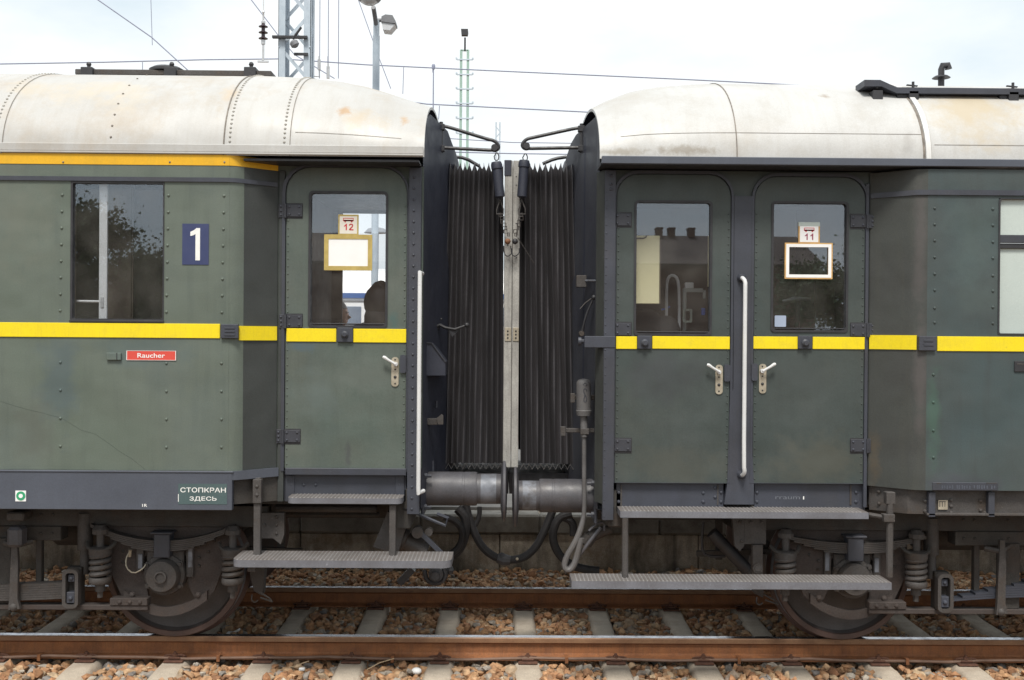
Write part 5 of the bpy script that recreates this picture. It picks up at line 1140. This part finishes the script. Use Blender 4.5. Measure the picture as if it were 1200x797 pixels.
# ------------------------------------------------------------------ equipment seen in the right-hand carriage
t=thing('luggage_trolley',(P(800,385,-.7).x,-.7,1.2),'white tubular trolley standing inside behind the left door window of carriage 11','trolley')
m=MB(chrome); m.tube([P(781,390,-.75),P(781,335,-.75),P(783,325,-.75),P(788,322,-.75),P(794,326,-.75),P(796,340,-.75),P(796,395,-.75)],.011,8,smooth=1); m.build('tubular_handle',t)
m=MB(mat('grey_white_frame',(.42,.45,.42),(.35,.38,.36),.5,5)); m.pbox(800.5,338,804.5,388,-.7,.03); m.pbox(804,338,824,342.5,-.7,.03); m.pbox(824,340,827,350,-.7,.03); m.use(paper).pbox(803,331,813,338,-.7,.04,.004); m.use(inner).pbox(804.5,342.5,828,390,-.68,.02); m.build('case_frame',t)
m=MB(mat('grey_green_ring',(.38,.42,.36),(.34,.38,.33),.5,5)); a=rect_px(800,362,811,378,-.74); m.ring(a,(a[0]+.014,a[1]-.014,a[2]+.014,a[3]-.014),-.745,-.72,(.01,.01),(.01,.01)); m.build('latch',t)
m=MB(bluet); m.pbox(822,361,826.5,369.5,-.74,.02,.004); m.tube([P(775,363,-.74),P(781,362,-.74),P(785,359,-.74)],.006,6); m.build('blue_tag',t)
m=MB(coatd); c=P(756,385,-.72)
m.ball((c.x,-.72,c.z-.03),.17,20,(1,.8,1.05)); m.ball((c.x+.14,-.74,c.z-.02),.12,18,(1,.8,1)); o=m.build('luggage_bag'); recenter(o,(c.x,-.72,1.2)); tag(o,'dark bulky bag standing inside below the cream inner door','bag')
p=P(755,385,-.7); t=thing('luggage_rack',(p.x+.1,-.65,1.2),'low dark table inside carriage 11 carrying the bag','table'); m=MB(inner); m.box(p.x-.2,p.x+.5,-.85,-.4,c.z-.26,c.z-.21); m.build('table_top',t)
for dx in (-.18,.46):
    for dy in (-.83,-.44): m=MB(inner); m.cyl((p.x+dx,dy+.01,1.2),(p.x+dx,dy+.01,c.z-.26),.015,8); m.build('leg',t)
p=P(935,350,-.3); m=MB(mat('dim_grey_post',(.12,.12,.12),(.09,.09,.09),.6,5)); m.cyl((p.x,-.3,1.2),(p.x,-.3,p.z),.02,10); m.build('grab_pole',carR)
m=MB(mat('dim_wood',(.12,.085,.06),(.1,.07,.05),.6,5)); m.pbox(955,325,978,387,-.3,.03); m.build('interior_panel',carR)
m=MB(alu); m.tube([P(917,353,-.4),P(932,350,-.4),P(950,350,-.4)],[.012,.016,.012],8); m.build('coat_hook_bar',carR)

# ------------------------------------------------------------------ people
def person(name_label, x, y, ztop, face, coatm, hm, skin=skinm, standing=False, long_hair=False):
    """seated figure; ztop: top of the head; face: unit x direction it looks towards"""
    root=thing('person',(x,y,ztop-1.76 if standing else 1.2),name_label,'person')
    zt=ztop
    fx,fy=face
    def sk(pts,edges,name,m_,parent,vox=.012,extra=None):
        me=bpy.data.meshes.new(name); me.from_pydata([p[:3] for p in pts],edges,[]); o=bpy.data.objects.new(name,me); COL.objects.link(o)
        md=o.modifiers.new('s','SKIN'); 
        for i,p in enumerate(pts): me.skin_vertices[0].data[i].radius=(p[3],p[3])
        me.skin_vertices[0].data[0].use_root=True
        o.modifiers.new('u','SUBSURF').levels=1
        if extra:
            pass
        dg=bpy.context.evaluated_depsgraph_get(); dg.update(); ev=bpy.data.meshes.new_from_object(o.evaluated_get(dg)); bpy.data.objects.remove(o)
        mb=MB(m_); mb.v=[tuple(v.co) for v in ev.vertices]; mb.f=[list(p.vertices) for p in ev.polygons]; mb.mi=[0]*len(mb.f)
        if extra: extra(mb)
        ob=mb.build(name,parent,smooth=0)
        r=ob.modifiers.new('r','REMESH'); r.mode='VOXEL'; r.voxel_size=vox; r.use_smooth_shade=True
        dg=bpy.context.evaluated_depsgraph_get(); dg.update(); me2=bpy.data.meshes.new_from_object(ob.evaluated_get(dg)); ob.modifiers.clear(); ob.data=me2
        if not me2.materials: me2.materials.append(m_)
        for p in me2.polygons: p.use_smooth=True
        return ob
    def Q(f,l,z,r): # f forward, l left of the figure
        return (x+fx*f-fy*l, y+fy*f+fx*l, z, r)
    z=zt
    hd=z-.12; nk=z-.25; sh=z-.34; ch=z-.48; hp=z-.86
    pts=[Q(0,0,hp,.13),Q(0,0,hp+.18,.12),Q(.0,0,ch,.14),Q(0,0,sh+.02,.09),Q(0,0,nk,.055),Q(.01,0,nk+.05,.055),
         Q(.0,.18,sh-.02,.055),Q(.03,.24,sh-.28,.042),Q(.22,.18,sh-.42,.033),Q(.28,.14,sh-.42,.026),
         Q(.0,-.18,sh-.02,.055),Q(.03,-.24,sh-.28,.042),Q(.22,-.18,sh-.42,.033),Q(.28,-.14,sh-.42,.026),
         Q(.05,.10,hp-.02,.09),Q(.42,.12,hp,.065),Q(.42,.12,hp-.40,.045),Q(.50,.12,hp-.46,.035),
         Q(.05,-.10,hp-.02,.09),Q(.42,-.12,hp,.065),Q(.42,-.12,hp-.40,.045),Q(.50,-.12,hp-.46,.035)]
    if standing:
        for b_,l_ in ((14,.10),(18,-.10)): pts[b_]=Q(.01,l_,hp-.03,.085); pts[b_+1]=Q(.02,l_,hp-.42,.058); pts[b_+2]=Q(-.01,l_,hp-.82,.042); pts[b_+3]=Q(.10,l_,hp-.86,.034)
    ed=[(0,1),(1,2),(2,3),(3,4),(4,5),(3,6),(6,7),(7,8),(8,9),(3,10),(10,11),(11,12),(12,13),(0,14),(14,15),(15,16),(16,17),(0,18),(18,19),(19,20),(20,21)]
    def head(mb):
        c=Q(0,0,hd,0); mb.ball(c[:3],.105,24,(.95 if fx else .76,.76 if fx else .95,1.14))
        j=Q(.035,0,hd-.065,0); mb.ball(j[:3],.062,16,(1,1,.95))
        n=Q(.098,0,hd-.018,0); n2=Q(.122,0,hd-.035,0); mb.tube([Q(.09,0,hd+.012,0)[:3],n[:3],n2[:3],Q(.10,0,hd-.045,0)[:3]],[.010,.012,.014,.012],8)
        for l in (.082,-.082): mb.ball(Q(-.01,l,hd-.02,0)[:3],.024,10,(1,.6,1.2))
        mb.tube([Q(.082,.022,hd-.072,0)[:3],Q(.094,0,hd-.07,0)[:3],Q(.082,-.022,hd-.072,0)[:3]],.008,6)
        for l in (.03,-.03): mb.ball(Q(.083,l,hd+.016,0)[:3],.017,8)
        for l,ba in ((1,9),(-1,13)):   # hands: palm, four fingers and a thumb
            h0=Vector(pts[ba][:3]); fw=Vector((fx,fy,0)); sd=Vector((-fy,fx,0))*l
            mb.tube([h0,h0+fw*.05,h0+fw*.09],[.024,.032,.028],10)
            for q in range(4):
                b0=h0+fw*.085+sd*(.012*(q-1.5)*1.3); ln=(.055,.068,.064,.05)[q]; mb.tube([b0,b0+fw*ln*.55+Vector((0,0,-.006)),b0+fw*ln+Vector((0,0,-.024))],[.0095,.009,.0075],6)
            mb.tube([h0+fw*.03-sd*.024,h0+fw*.055-sd*.045,h0+fw*.08-sd*.05+Vector((0,0,-.01))],[.012,.011,.009],6)
    body=sk(pts,ed,'body',skin,root,.0085,head)
    cp=[(p[0],p[1],p[2],p[3]+.022) for p in pts[:4]]+[Q(0,0,nk-.01,.068)]+[(p[0],p[1],p[2],p[3]+.018) for p in (pts[6],pts[7],pts[8],pts[10],pts[11],pts[12])]
    sk(cp,[(0,1),(1,2),(2,3),(3,4),(3,5),(5,6),(6,7),(3,8),(8,9),(9,10)],'jacket',coatm,root,.014)
    tp=[pts[0][:3]+(.145,)]+[(p[0],p[1],p[2],p[3]+.014) for p in (pts[14],pts[15],pts[16],pts[18],pts[19],pts[20])]
    sk(tp,[(0,1),(1,2),(2,3),(0,4),(4,5),(5,6)],'trousers',coatd,root,.014)
    h=MB(hm); c=Q(-.018,0,hd+.012,0); n=20; vs=[]
    sc=(.103,.084) 
    base=len(h.v)
    rows=8
    for i in range(rows+1):
        th=math.pi*.62*i/rows
        for k in range(n):
            q=2*math.pi*k/n; f=math.cos(q)*math.sin(th)*.108; l=math.sin(q)*math.sin(th)*.090
            zz=hd+.014+.124*math.cos(th); 
            if f>.05 and zz<hd+.05: zz=hd+.05; 
            p=Q(f-.012,l,zz+.004*math.sin(k*3+i),0); vs.append(p[:3])
    h.add(vs,[[i*n+k,i*n+(k+1)%n,(i+1)*n+(k+1)%n,(i+1)*n+k] for i in range(rows) for k in range(n)]); 
    if long_hair: h.ball(Q(-.035,0,hd-.02,0)[:3],.118,20,(1.02,1.0,1.18)); h.ball(Q(-.05,0,hd-.14,0)[:3],.105,18,(1.1,.9,1.3))
    h.build('hair',root,smooth=60)
    for q in (-1,1):
        e=MB(wtext); e.ball(Q(.090,q*.030,hd+.014,0)[:3],.0105,10); e.use(darkst).ball(Q(.0985,q*.030,hd+.014,0)[:3],.005,8); e.build('eye',body)
    sh=MB(darkst)
    for q in (-1,1): p=Q(.05 if standing else .50,q*(.10 if standing else .12),hp-(.865 if standing else .485),0); sh.ball(p[:3],.05,12,((2.3,1.0,.7) if standing else (1.3,1.3,.7)))
    sh.build('shoes',root)
    # fold-down seat beneath
    return root,hp
YP=1.72
pp=P(411,364,YP); zt=P(402,353,YP).z
person('grey haired person facing right, low in the window of carriage 12',pp.x-.125,YP,zt,(1,0),coatb,hairg,standing=True)
m=MB(stepm); m.box(-2.2,-.4,1.30,1.86,zt-1.80,zt-1.762,.004); m.build('step_board',carL)
m=MB(under2); m.cyl((-2.1,1.34,zt-1.77),(-2.1,1.34,1.05),.02,8); m.build('step_bracket',carL)
m=MB(under2); m.cyl((-.55,1.34,zt-1.77),(-.55,1.34,1.05),.02,8); m.build('step_bracket',carL)
pq=P(443,360,-.80); zt2=P(441,332,-.80).z
r2,hp2=person('dark haired person seen from behind, lower right in the window of carriage 12',pq.x+.02,-.80,zt2,(.0,1.0),coatd,hairm,long_hair=True)
px_,py_=pq.x+.02,-.80; t=thing('stool',(px_,py_,1.2),'plain stool carrying the dark haired person seen from behind','stool'); zz=hp2-.13
m=MB(brownp); m.lathe([(.15,-.03),(.16,-.02),(.16,0),(.15,.006)],(px_,py_,zz),(0,0,1),20); m.build('seat',t)
for a in range(4):
    q=math.pi/4+a*math.pi/2; m=MB(brownp); m.cyl((px_+.12*math.cos(q),py_+.12*math.sin(q),zz-.03),(px_+.15*math.cos(q),py_+.15*math.sin(q),1.2),.014,8); m.build('leg',t)

# ------------------------------------------------------------------ beyond: masts, lamps, wires, white train
def lattice_mast():
    Y=16; s=1254/(Y+8.57); a=P(326,60,Y); b=P(364,60,Y); wd=(b.x-a.x); zt=12; z0=.305
    root=thing('lattice_mast',((a.x+b.x)/2,Y,z0),'pale galvanised lattice mast rising behind the roof of the left carriage','mast')
    y0,y1=Y,Y+.5; x0,x1=a.x,b.x
    m=MB(mastm)
    for x in (x0,x1):
        for y in (y0,y1):
            sx=1 if x==x0 else -1; sy=1 if y==y0 else -1
            m.box(x,x+sx*.16,y,y+sy*.014,z0,zt,.002); m.box(x,x+sx*.014,y,y+sy*.16,z0,zt,.002)
    m.build('corner_posts',root)
    m=MB(mastm); z=z0+.2; k=0
    while z<zt-.8:
        a_,b_=(x0+.04,x1-.04) if k%2 else (x1-.04,x0+.04)
        m.obox((a_,y0+.03,z),(b_,y0+.03,z+.75),.012,.075); m.obox((b_,y1-.03,z),(a_,y1-.03,z+.75),.012,.075)
        for x in (x0+.02,x1-.02):
            ya,yb=(y0,y1) if k%2 else (y1,y0)
            m.tube([(x,ya,z),(x,yb,z+.75)],.022,4)
        z+=.75;k+=1
    m.build('bracing',root)
    zc=P(340,45,Y).z; m=MB(darkst); m.box(P(320,45,Y).x,P(361,45,Y).x,Y-.12,Y-.02,zc-.02,zc+.035); m.cyl(P(343,46,Y-.1),P(353,32,Y-.1),.03,8); m.use(lampm).lathe([(.06,0),(.10,.04),(.10,.12),(.05,.16)],P(343,48,Y-.1),(.6,0,-1),14); m.build('cross_arm',root)
    m=MB(darkst); p=P(345,64,Y); m.box(p.x,p.x+.32,Y-.06,Y-.02,p.z-.03,p.z+.03); m.build('cross_plate',root)
lattice_mast()
def insulator():
    Y=15.0; p=P(308.5,38,Y); root=thing('insulator',(p.x,Y,p.z-.4),'brown ribbed insulator hanging left of the lattice mast','insulator')
    x=p.x; m=MB(porc)
    zz=p.z
    prof=[]
    for k in range(3):
        c=zz+.13-.13*k; prof+= [(.04,c+.05),(.045,c+.03),(.10,c+.0),(.10,c-.012),(.045,c-.02),(.04,c-.03)]
    m.lathe([(r,z-zz) for r,z in prof],(x,Y,zz),(0,0,1),20); m.build('discs',root)
    m=MB(alu); m.lathe([(.03,.18),(.045,.20),(.045,.24),(.02,.26),(.02,.42),(.03,.44),(.012,.5),(.012,2.6)],(x,Y,zz),(0,0,1),12); m.lathe([(.045,-.26),(.045,-.17),(.03,-.16)],(x,Y,zz),(0,0,1),12); m.lathe([(.025,-.62),(.025,-.27)],(x,Y,zz),(0,0,1),10); m.box(x-.12,x+.12,Y-.02,Y+.02,zz-.66,zz-.62); m.build('fittings',root)
insulator()
def lamp_post():
    Y=8.2; pt=P(441,40,Y); x=pt.x; z0=.305; zt=P(441,24,Y).z
    root=thing('lamp_post',(x,Y,z0),'grey lamp post with two lanterns standing behind the left carriage roof','lamp post')
    m=MB(mastm); m.lathe([(.055,0),(.055,P(441,42,Y).z-z0)],(x,Y,z0),(0,0,1),16); m.lathe([(.048,P(441,42,Y).z-z0),(.048,zt-z0)],(x,Y,z0),(0,0,1),16); m.build('pole',root)
    m=MB(lampm); a=P(438,15,Y-.3); m.tube([(x,Y,zt-.1),(x-.01,Y-.1,zt+.02),(a.x,Y-.35,zt+.10)],.035,8)
    # near lantern pointing at the camera
    c=Vector((P(434,4,Y-.6).x,Y-.75,P(434,4,Y-.6).z+.02)); m.ball((c.x,c.y,c.z+.03),.16,24,(1.15,1.5,.62)); m.use(lampg).ball((c.x,c.y,c.z-.01),.13,20,(1.05,1.35,.62)); m.build('lantern',root)
    m=MB(lampm); c=Vector((P(455,24,Y).x,Y+.1,P(455,24,Y).z)); m.tube([(x,Y,c.z),(c.x,Y+.05,c.z+.02)],.03,8)
    m.prism([(c.x-.11,c.z-.03),(c.x+.12,c.z-.06),(c.x+.12,c.z-.02),(c.x+.07,c.z+.07),(c.x-.04,c.z+.08),(c.x-.10,c.z+.05)],Y-.05,Y+.25); m.use(lampg).prism([(c.x-.10,c.z-.035),(c.x+.11,c.z-.065),(c.x+.03,c.z-.16),(c.x-.08,c.z-.15)],Y-.03,Y+.23); m.build('lantern',root)
lamp_post()
def green_mast():
    Y=50; zt=P(544,58,Y).z; xl=P(540,120,Y).x; xr=P(548,120,Y).x; xc=(xl+xr)/2; root=thing('lighting_mast',(xc,Y,.0),'slender pale green ladder mast with a floodlight on top, between the carriages','mast')
    m=MB(greenm); m.box(xl-.07,xl+.07,Y,Y+.1,0,zt,.01); m.box(xr-.07,xr+.07,Y,Y+.1,0,zt,.01)
    for y in (60,185): pass
    m.box(xl,xr,Y,Y+.1,zt-.08,zt,.01); m.build('posts',root)
    m=MB(mastm)
    for py in (70,87.5,104.5,121.5,139,156.5):
        z=P(544,py,Y).z; a=P(535,py,Y).x; b=P(554,py,Y).x; m.box(a,b,Y-.04,Y-.0,z-.04,z+.04,.01); m.box(a-.05,a+.05,Y-.04,Y+.0,z,z+.12,.01); m.box(b-.05,b+.05,Y-.04,Y,z,z+.12,.01)
    m.build('rungs',root)
    m=MB(darkst); z=P(544,42,Y).z; m.lathe([(.05,0),(.05,z-zt)],(xc+.02,Y,zt-.1),(0,0,1),10); a=P(540,36,Y); m.prism([(xc-.17,z),(xc+.17,z),(xc+.20,z+.16),(xc+.18,z+.34),(xc-.20,z+.34),(xc-.18,z+.1)],Y-.15,Y+.15); m.build('floodlight',root)
green_mast()
def small_masts():
    Y=70; p=P(583.5,143,Y); m=MB(mastm); a=P(580.5,160,Y).x; b=P(586.5,160,Y).x; 
    root=thing('lattice_mast',((a+b)/2,Y,0),'small distant lattice mast just left of the gangway frame','mast')
    m.box(a,a+.1,Y,Y+.1,0,p.z,.01); m.box(b-.1,b,Y,Y+.1,0,p.z,.01); m.build('corner_posts',root); m=MB(mastm); z=0;k=0
    while z<p.z-.5:
        m.obox(((a if k%2 else b),Y+.05,z),((b if k%2 else a),Y+.05,z+.45),.04,.06); z+=.45;k+=1
    m.build('bracing',root)
    # thin rod at 507
    Y=20; p=P(508,77,Y); m=MB(wirem); m.lathe([(.022,-6),(.016,0),(.04,.01),(.05,.10),(.03,.14)],(p.x,Y,p.z-.1),(0,0,1),10); o=m.build('signal_rod'); m2=o; recenter(o,(p.x,Y,p.z-6)); tag(o,'thin dark rod standing behind the left roof end','rod')
small_masts()
def wire(label,pts,Y,r,name='overhead_wire',grp='overhead line wires',drops=()):
    m=MB(wirem); w_=[P(a,b,Y) for a,b in pts]; m.tube(w_,r,6)
    for a,b,c,d in drops: m.tube([P(a,b,Y),P(c,d,Y)],r*.7,5)
    o=m.build(name); recenter(o,w_[0]); tag(o,label,'wire',grp)
wire('slanting contact wire running down to the right above the left roof',[(60,-36),(115,0),(178,44),(222,84)],9,.010)
wire('thin vertical dropper joined to the slanting wire',[(176.5,-10),(178.5,53)],9,.006)
wire('long nearly level wire crossing the whole sky above both roofs',[(-40,76),(0,75),(120,73),(240,70),(330,69),(430,76),(600,84),(800,93),(1000,103),(1240,112)],22,.017,drops=((167,73,167,92),(473,79,472,110),(507,80,507,85)))
wire('lower level wire from the left roof end to the right roof',[(455,116),(500,122),(600,127),(720,133)],30,.022,drops=((515,124,514,140),))
wire('faint lowest wire between the carriages behind the hanger arms',[(520,162),(600,167),(680,168)],45,.022)
wire('faint wire just above the bellows between the carriages',[(520,178),(600,180),(680,181)],40,.026)
wire('diagonal stay wire passing behind the lattice mast down to the left roof',[(290,-6),(328,44),(345,64),(392,92)],20,.014)
for i,(x,lab) in enumerate(((365.5,'vertical wire nearest the lattice mast'),(375,'second vertical wire right of the lattice mast ending in a clamp'),(385,'third vertical wire right of the lattice mast with small insulator'),(397,'fourth and rightmost vertical wire right of the lattice mast'))):
    wire(lab,[(x,-10),(x-.5,92)],18,.011,grp='vertical wires by the lattice mast',drops=((x-1,66,x-1,76),) if i<3 else ())
wire('stay wire crossing behind the lamp post down to the left roof',[(420,0),(445,70),(458,104)],26,.014)
m=MB(alu)
for x,y0,y1 in ((374,70,82),(384.5,78,92)): m.cyl(P(x,y0,17.9),P(x,y1,17.9),.04,10); m.cyl(P(x,y0-4,17.9),P(x,y0,17.9),.02,8)
m.tube([P(365,89,17.9),P(374,90,17.9),P(374,82,17.9)],.015,6); o=m.build('wire_tensioner'); recenter(o,P(374,90,17.9)); tag(o,'small metal tensioner at the foot of the vertical wires','tensioner')

def white_train():
    tglass=mat('train_window',(.22,.27,.34),(.16,.20,.27),.3,2)
    Y=17; root=thing('white_train',(-6,Y,0),'white train with blue window band seen through the window of door 12','train')
    m=MB(traw); m.add([],[]); x0,x1=-14,2
    prof=[(Y,.4),(Y-.05,1.0),(Y-.05,2.9),(Y+.05,3.35),(Y+.4,3.7),(Y+1.4,3.85),(Y+2.4,3.7),(Y+2.8,3.3),(Y+2.9,1.0),(Y+2.8,.4)]
    n=len(prof); m.add([(x0,y,z) for y,z in prof]+[(x1,y,z) for y,z in prof],[[i,(i+1)%n,n+(i+1)%n,n+i] for i in range(n)]+[list(range(n)),list(range(n,2*n))]); m.build('body',root)
    m=MB(trab); m.box(x0,x1,Y-.06,Y-.045,3.06,3.18,0) ; m.build('stripe',root)
    m=MB(lampm); [m.box(x0,x1,Y-.062,Y-.045,z,z+.025,0) for z in (2.98,2.30,1.9)]; [m.box(x0+3*i,x0+3*i+.02,Y-.06,Y-.045,.6,3.4,0) for i in range(1,6)]; m.build('panel_lines',root)
    for i in range(10):
        m=MB(tglass); x=x0+.5+i*1.5; m.box(x,x+1.15,Y-.066,Y-.046,2.42,2.86,.01); m.build('window',root)
    m=MB(under); m.box(x0,x1,Y+.2,Y+2.6,-.2,.42,0); m.build('underframe',root)
white_train()
def far_lamp():
    Y=30; p=P(441,272,Y); root=thing('lamp_post',(p.x,Y,-.2),'small distant lamp post with a flat hat seen through the window of door 12','lamp post'); m=MB(mastm); m.lathe([(.09,0),(.09,p.z+.2)],(p.x,Y,-.2),(0,0,1),10); m.build('pole',root); m=MB(lampm); m.lathe([(.1,-.06),(.45,-.03),(.3,.12),(.05,.18)],(p.x,Y,p.z),(0,0,1),16); m.build('lamp_shade',root)
far_lamp()

# ------------------------------------------------------------------ small litter on the ballast
def litter():
    m=MB(paper); p=P(354,772,-.98); m.box(p.x-.02,p.x+.02,-1.0,-.97,-.185,-.165,.004); o=m.build('paper_scrap'); recenter(o,(p.x,-.98,-.185)); tag(o,'small white paper scrap on the ballast in front of the near rail','litter')
    m=MB(paper); p=P(488,786,-1.02); m.ball((p.x,-1.02,-.175),.034,12,(1.1,.9,.75)); o=m.build('pale_pebble',smooth=60); recenter(o,(p.x,-1.02,-.2)); tag(o,'large whitish pebble on the ballast beside a sleeper','stone')
    for lab,a,b,c in (('dry twig lying on the ballast below the near rail',(325,789),(345,784),(362,778)),('dry straw stalk crossing a sleeper near the centre',(430,788),(445,780),(462,775))):
        m=MB(mat('dry_straw',(.42,.32,.2),(.36,.27,.17),.8,9)); m.tube([P(*a,-1.0)+Vector((0,0,.02)),P(*b,-.98)+Vector((0,0,.02)),P(*c,-.96)+Vector((0,0,.02))],.004,5); o=m.build('twig'); recenter(o,P(*b,-.98)); tag(o,lab,'twig')
    m=MB(paper); p=P(272,728,-.1); m.box(p.x-.04,p.x+.03,-.12,-.08,-.19,-.16,.006); m.obox((p.x,-.1,-.17),(p.x+.06,-.1,-.14),.04,.01); o=m.build('plastic_scrap'); recenter(o,(p.x,-.1,-.19)); tag(o,'crumpled pale plastic scrap between the rails behind the left wheel','litter')
litter()

# ------------------------------------------------------------------ what stands behind the photographer (seen only in the window glass)
def tree(x,y,h,r,label,seed):
    rng=random.Random(seed); root=thing('tree',(x,y,-.27),label,'tree','trees reflected in the carriage windows')
    m=MB(bark); tp=[(x,y,-.27),(x+.1,y,h*.3),(x,y+.1,h*.6),(x+.05,y,h*.85)]; m.tube(tp,[.22,.17,.11,.04],8)
    cl=[]
    for i in range(14):
        a=rng.random()*6.28; z=h*(.25+.55*rng.random()); rr=r*(.9-.6*abs(z/h-.55))*rng.uniform(.4,.9); q=(x+rr*math.cos(a),y+rr*math.sin(a),z); cl.append(q); m.tube([(x,y,z-h*.12),q],[.05,.02],5)
    m.build('trunk',root)
    l=MB(leafm); 
    for i in range(9500):
        c=rng.choice(cl); s_=r*(.27 if i%2 else .19); p=Vector((rng.gauss(c[0],s_),rng.gauss(c[1],s_),rng.gauss(c[2],s_*.55)))
        if p.z<.6: continue
        u=Vector((rng.gauss(0,1),rng.gauss(0,1),rng.gauss(0,1))).normalized(); v=u.orthogonal().normalized(); k=rng.uniform(.04,.08) if i%2 else rng.uniform(.07,.13)
        l.add([p-u*k,p+v*k*.6,p+u*k,p-v*k*.6],[(0,1,2,3)])
    l.build('crown',root,smooth=0)
def vx(px,d): return (px-588)/1254*d
D=15.7+18   # path length by way of the glass
for i,(px,py,rr) in enumerate(((70,200,2.4),(98,215,2.2),(140,240,2.0),(165,285,1.8),(190,300,1.8),(225,300,2.0))):
    d=34+i%2*2; ht=2.2+(390-py)/1254*d+.27; ht*=(1 if i<2 else .86); tree(vx(px,d),-1.45-(d-7.12),ht,rr,['tall tree far left behind the photographer','second tall tree behind the photographer','round topped tree behind the photographer','low bushy tree behind the photographer','bushy tree near the yard building','small tree beside the yard building'][i],i)
tree(vx(1010,36),-1.45-29,2.2+(394-225)/1254*36,2.6,'broad tree at the right of the brick yard building',11)
def shed():
    d=44; y=-1.45-(d-7.1); x0,x1=vx(330,d),vx(960,d); zt=2.2+(394-268)/1254*d
    root=thing('yard_building',((x0+x1)/2,y,-.27),'long low brick yard building with chimneys behind the photographer','building')
    m=MB(brick); m.box(x0,x1,y-8,y,-.27,zt-1.4,0); m.build('wall',root)
    m=MB(tilem); m.prism([(0,0)]*0 or [(x0-.3,zt-1.45),(x1+.3,zt-1.45),(x1+.3,zt-1.4),(x0-.3,zt-1.4)],y-8.3,y+.3); m.add([(x0-.3,y+.3,zt-1.4),(x1+.3,y+.3,zt-1.4),(x1+.3,y-4,zt+.15),(x0-.3,y-4,zt+.15),(x0-.3,y-8.3,zt-1.4),(x1+.3,y-8.3,zt-1.4)],[(0,1,2,3),(3,2,5,4),(0,3,4),(1,5,2)])
    r=m.build('roof',root)
    for px in (777,792,816):
        x=vx(px,d+3); m=MB(brick); m.box(x-.14,x+.14,y-4.3,y-3.7,zt-.3,zt+.42,.02); m.box(x-.17,x+.17,y-4.33,y-3.67,zt+.42,zt+.50,.02); m.build('chimney',r)
    for i in range(9):
        x=x0+1.2+i*(x1-x0-2)/9; m=MB(bluep); m.box(x,x+1.0,y-.02,y+.02,.8,2.2,.01); m.build('window',root)
shed()
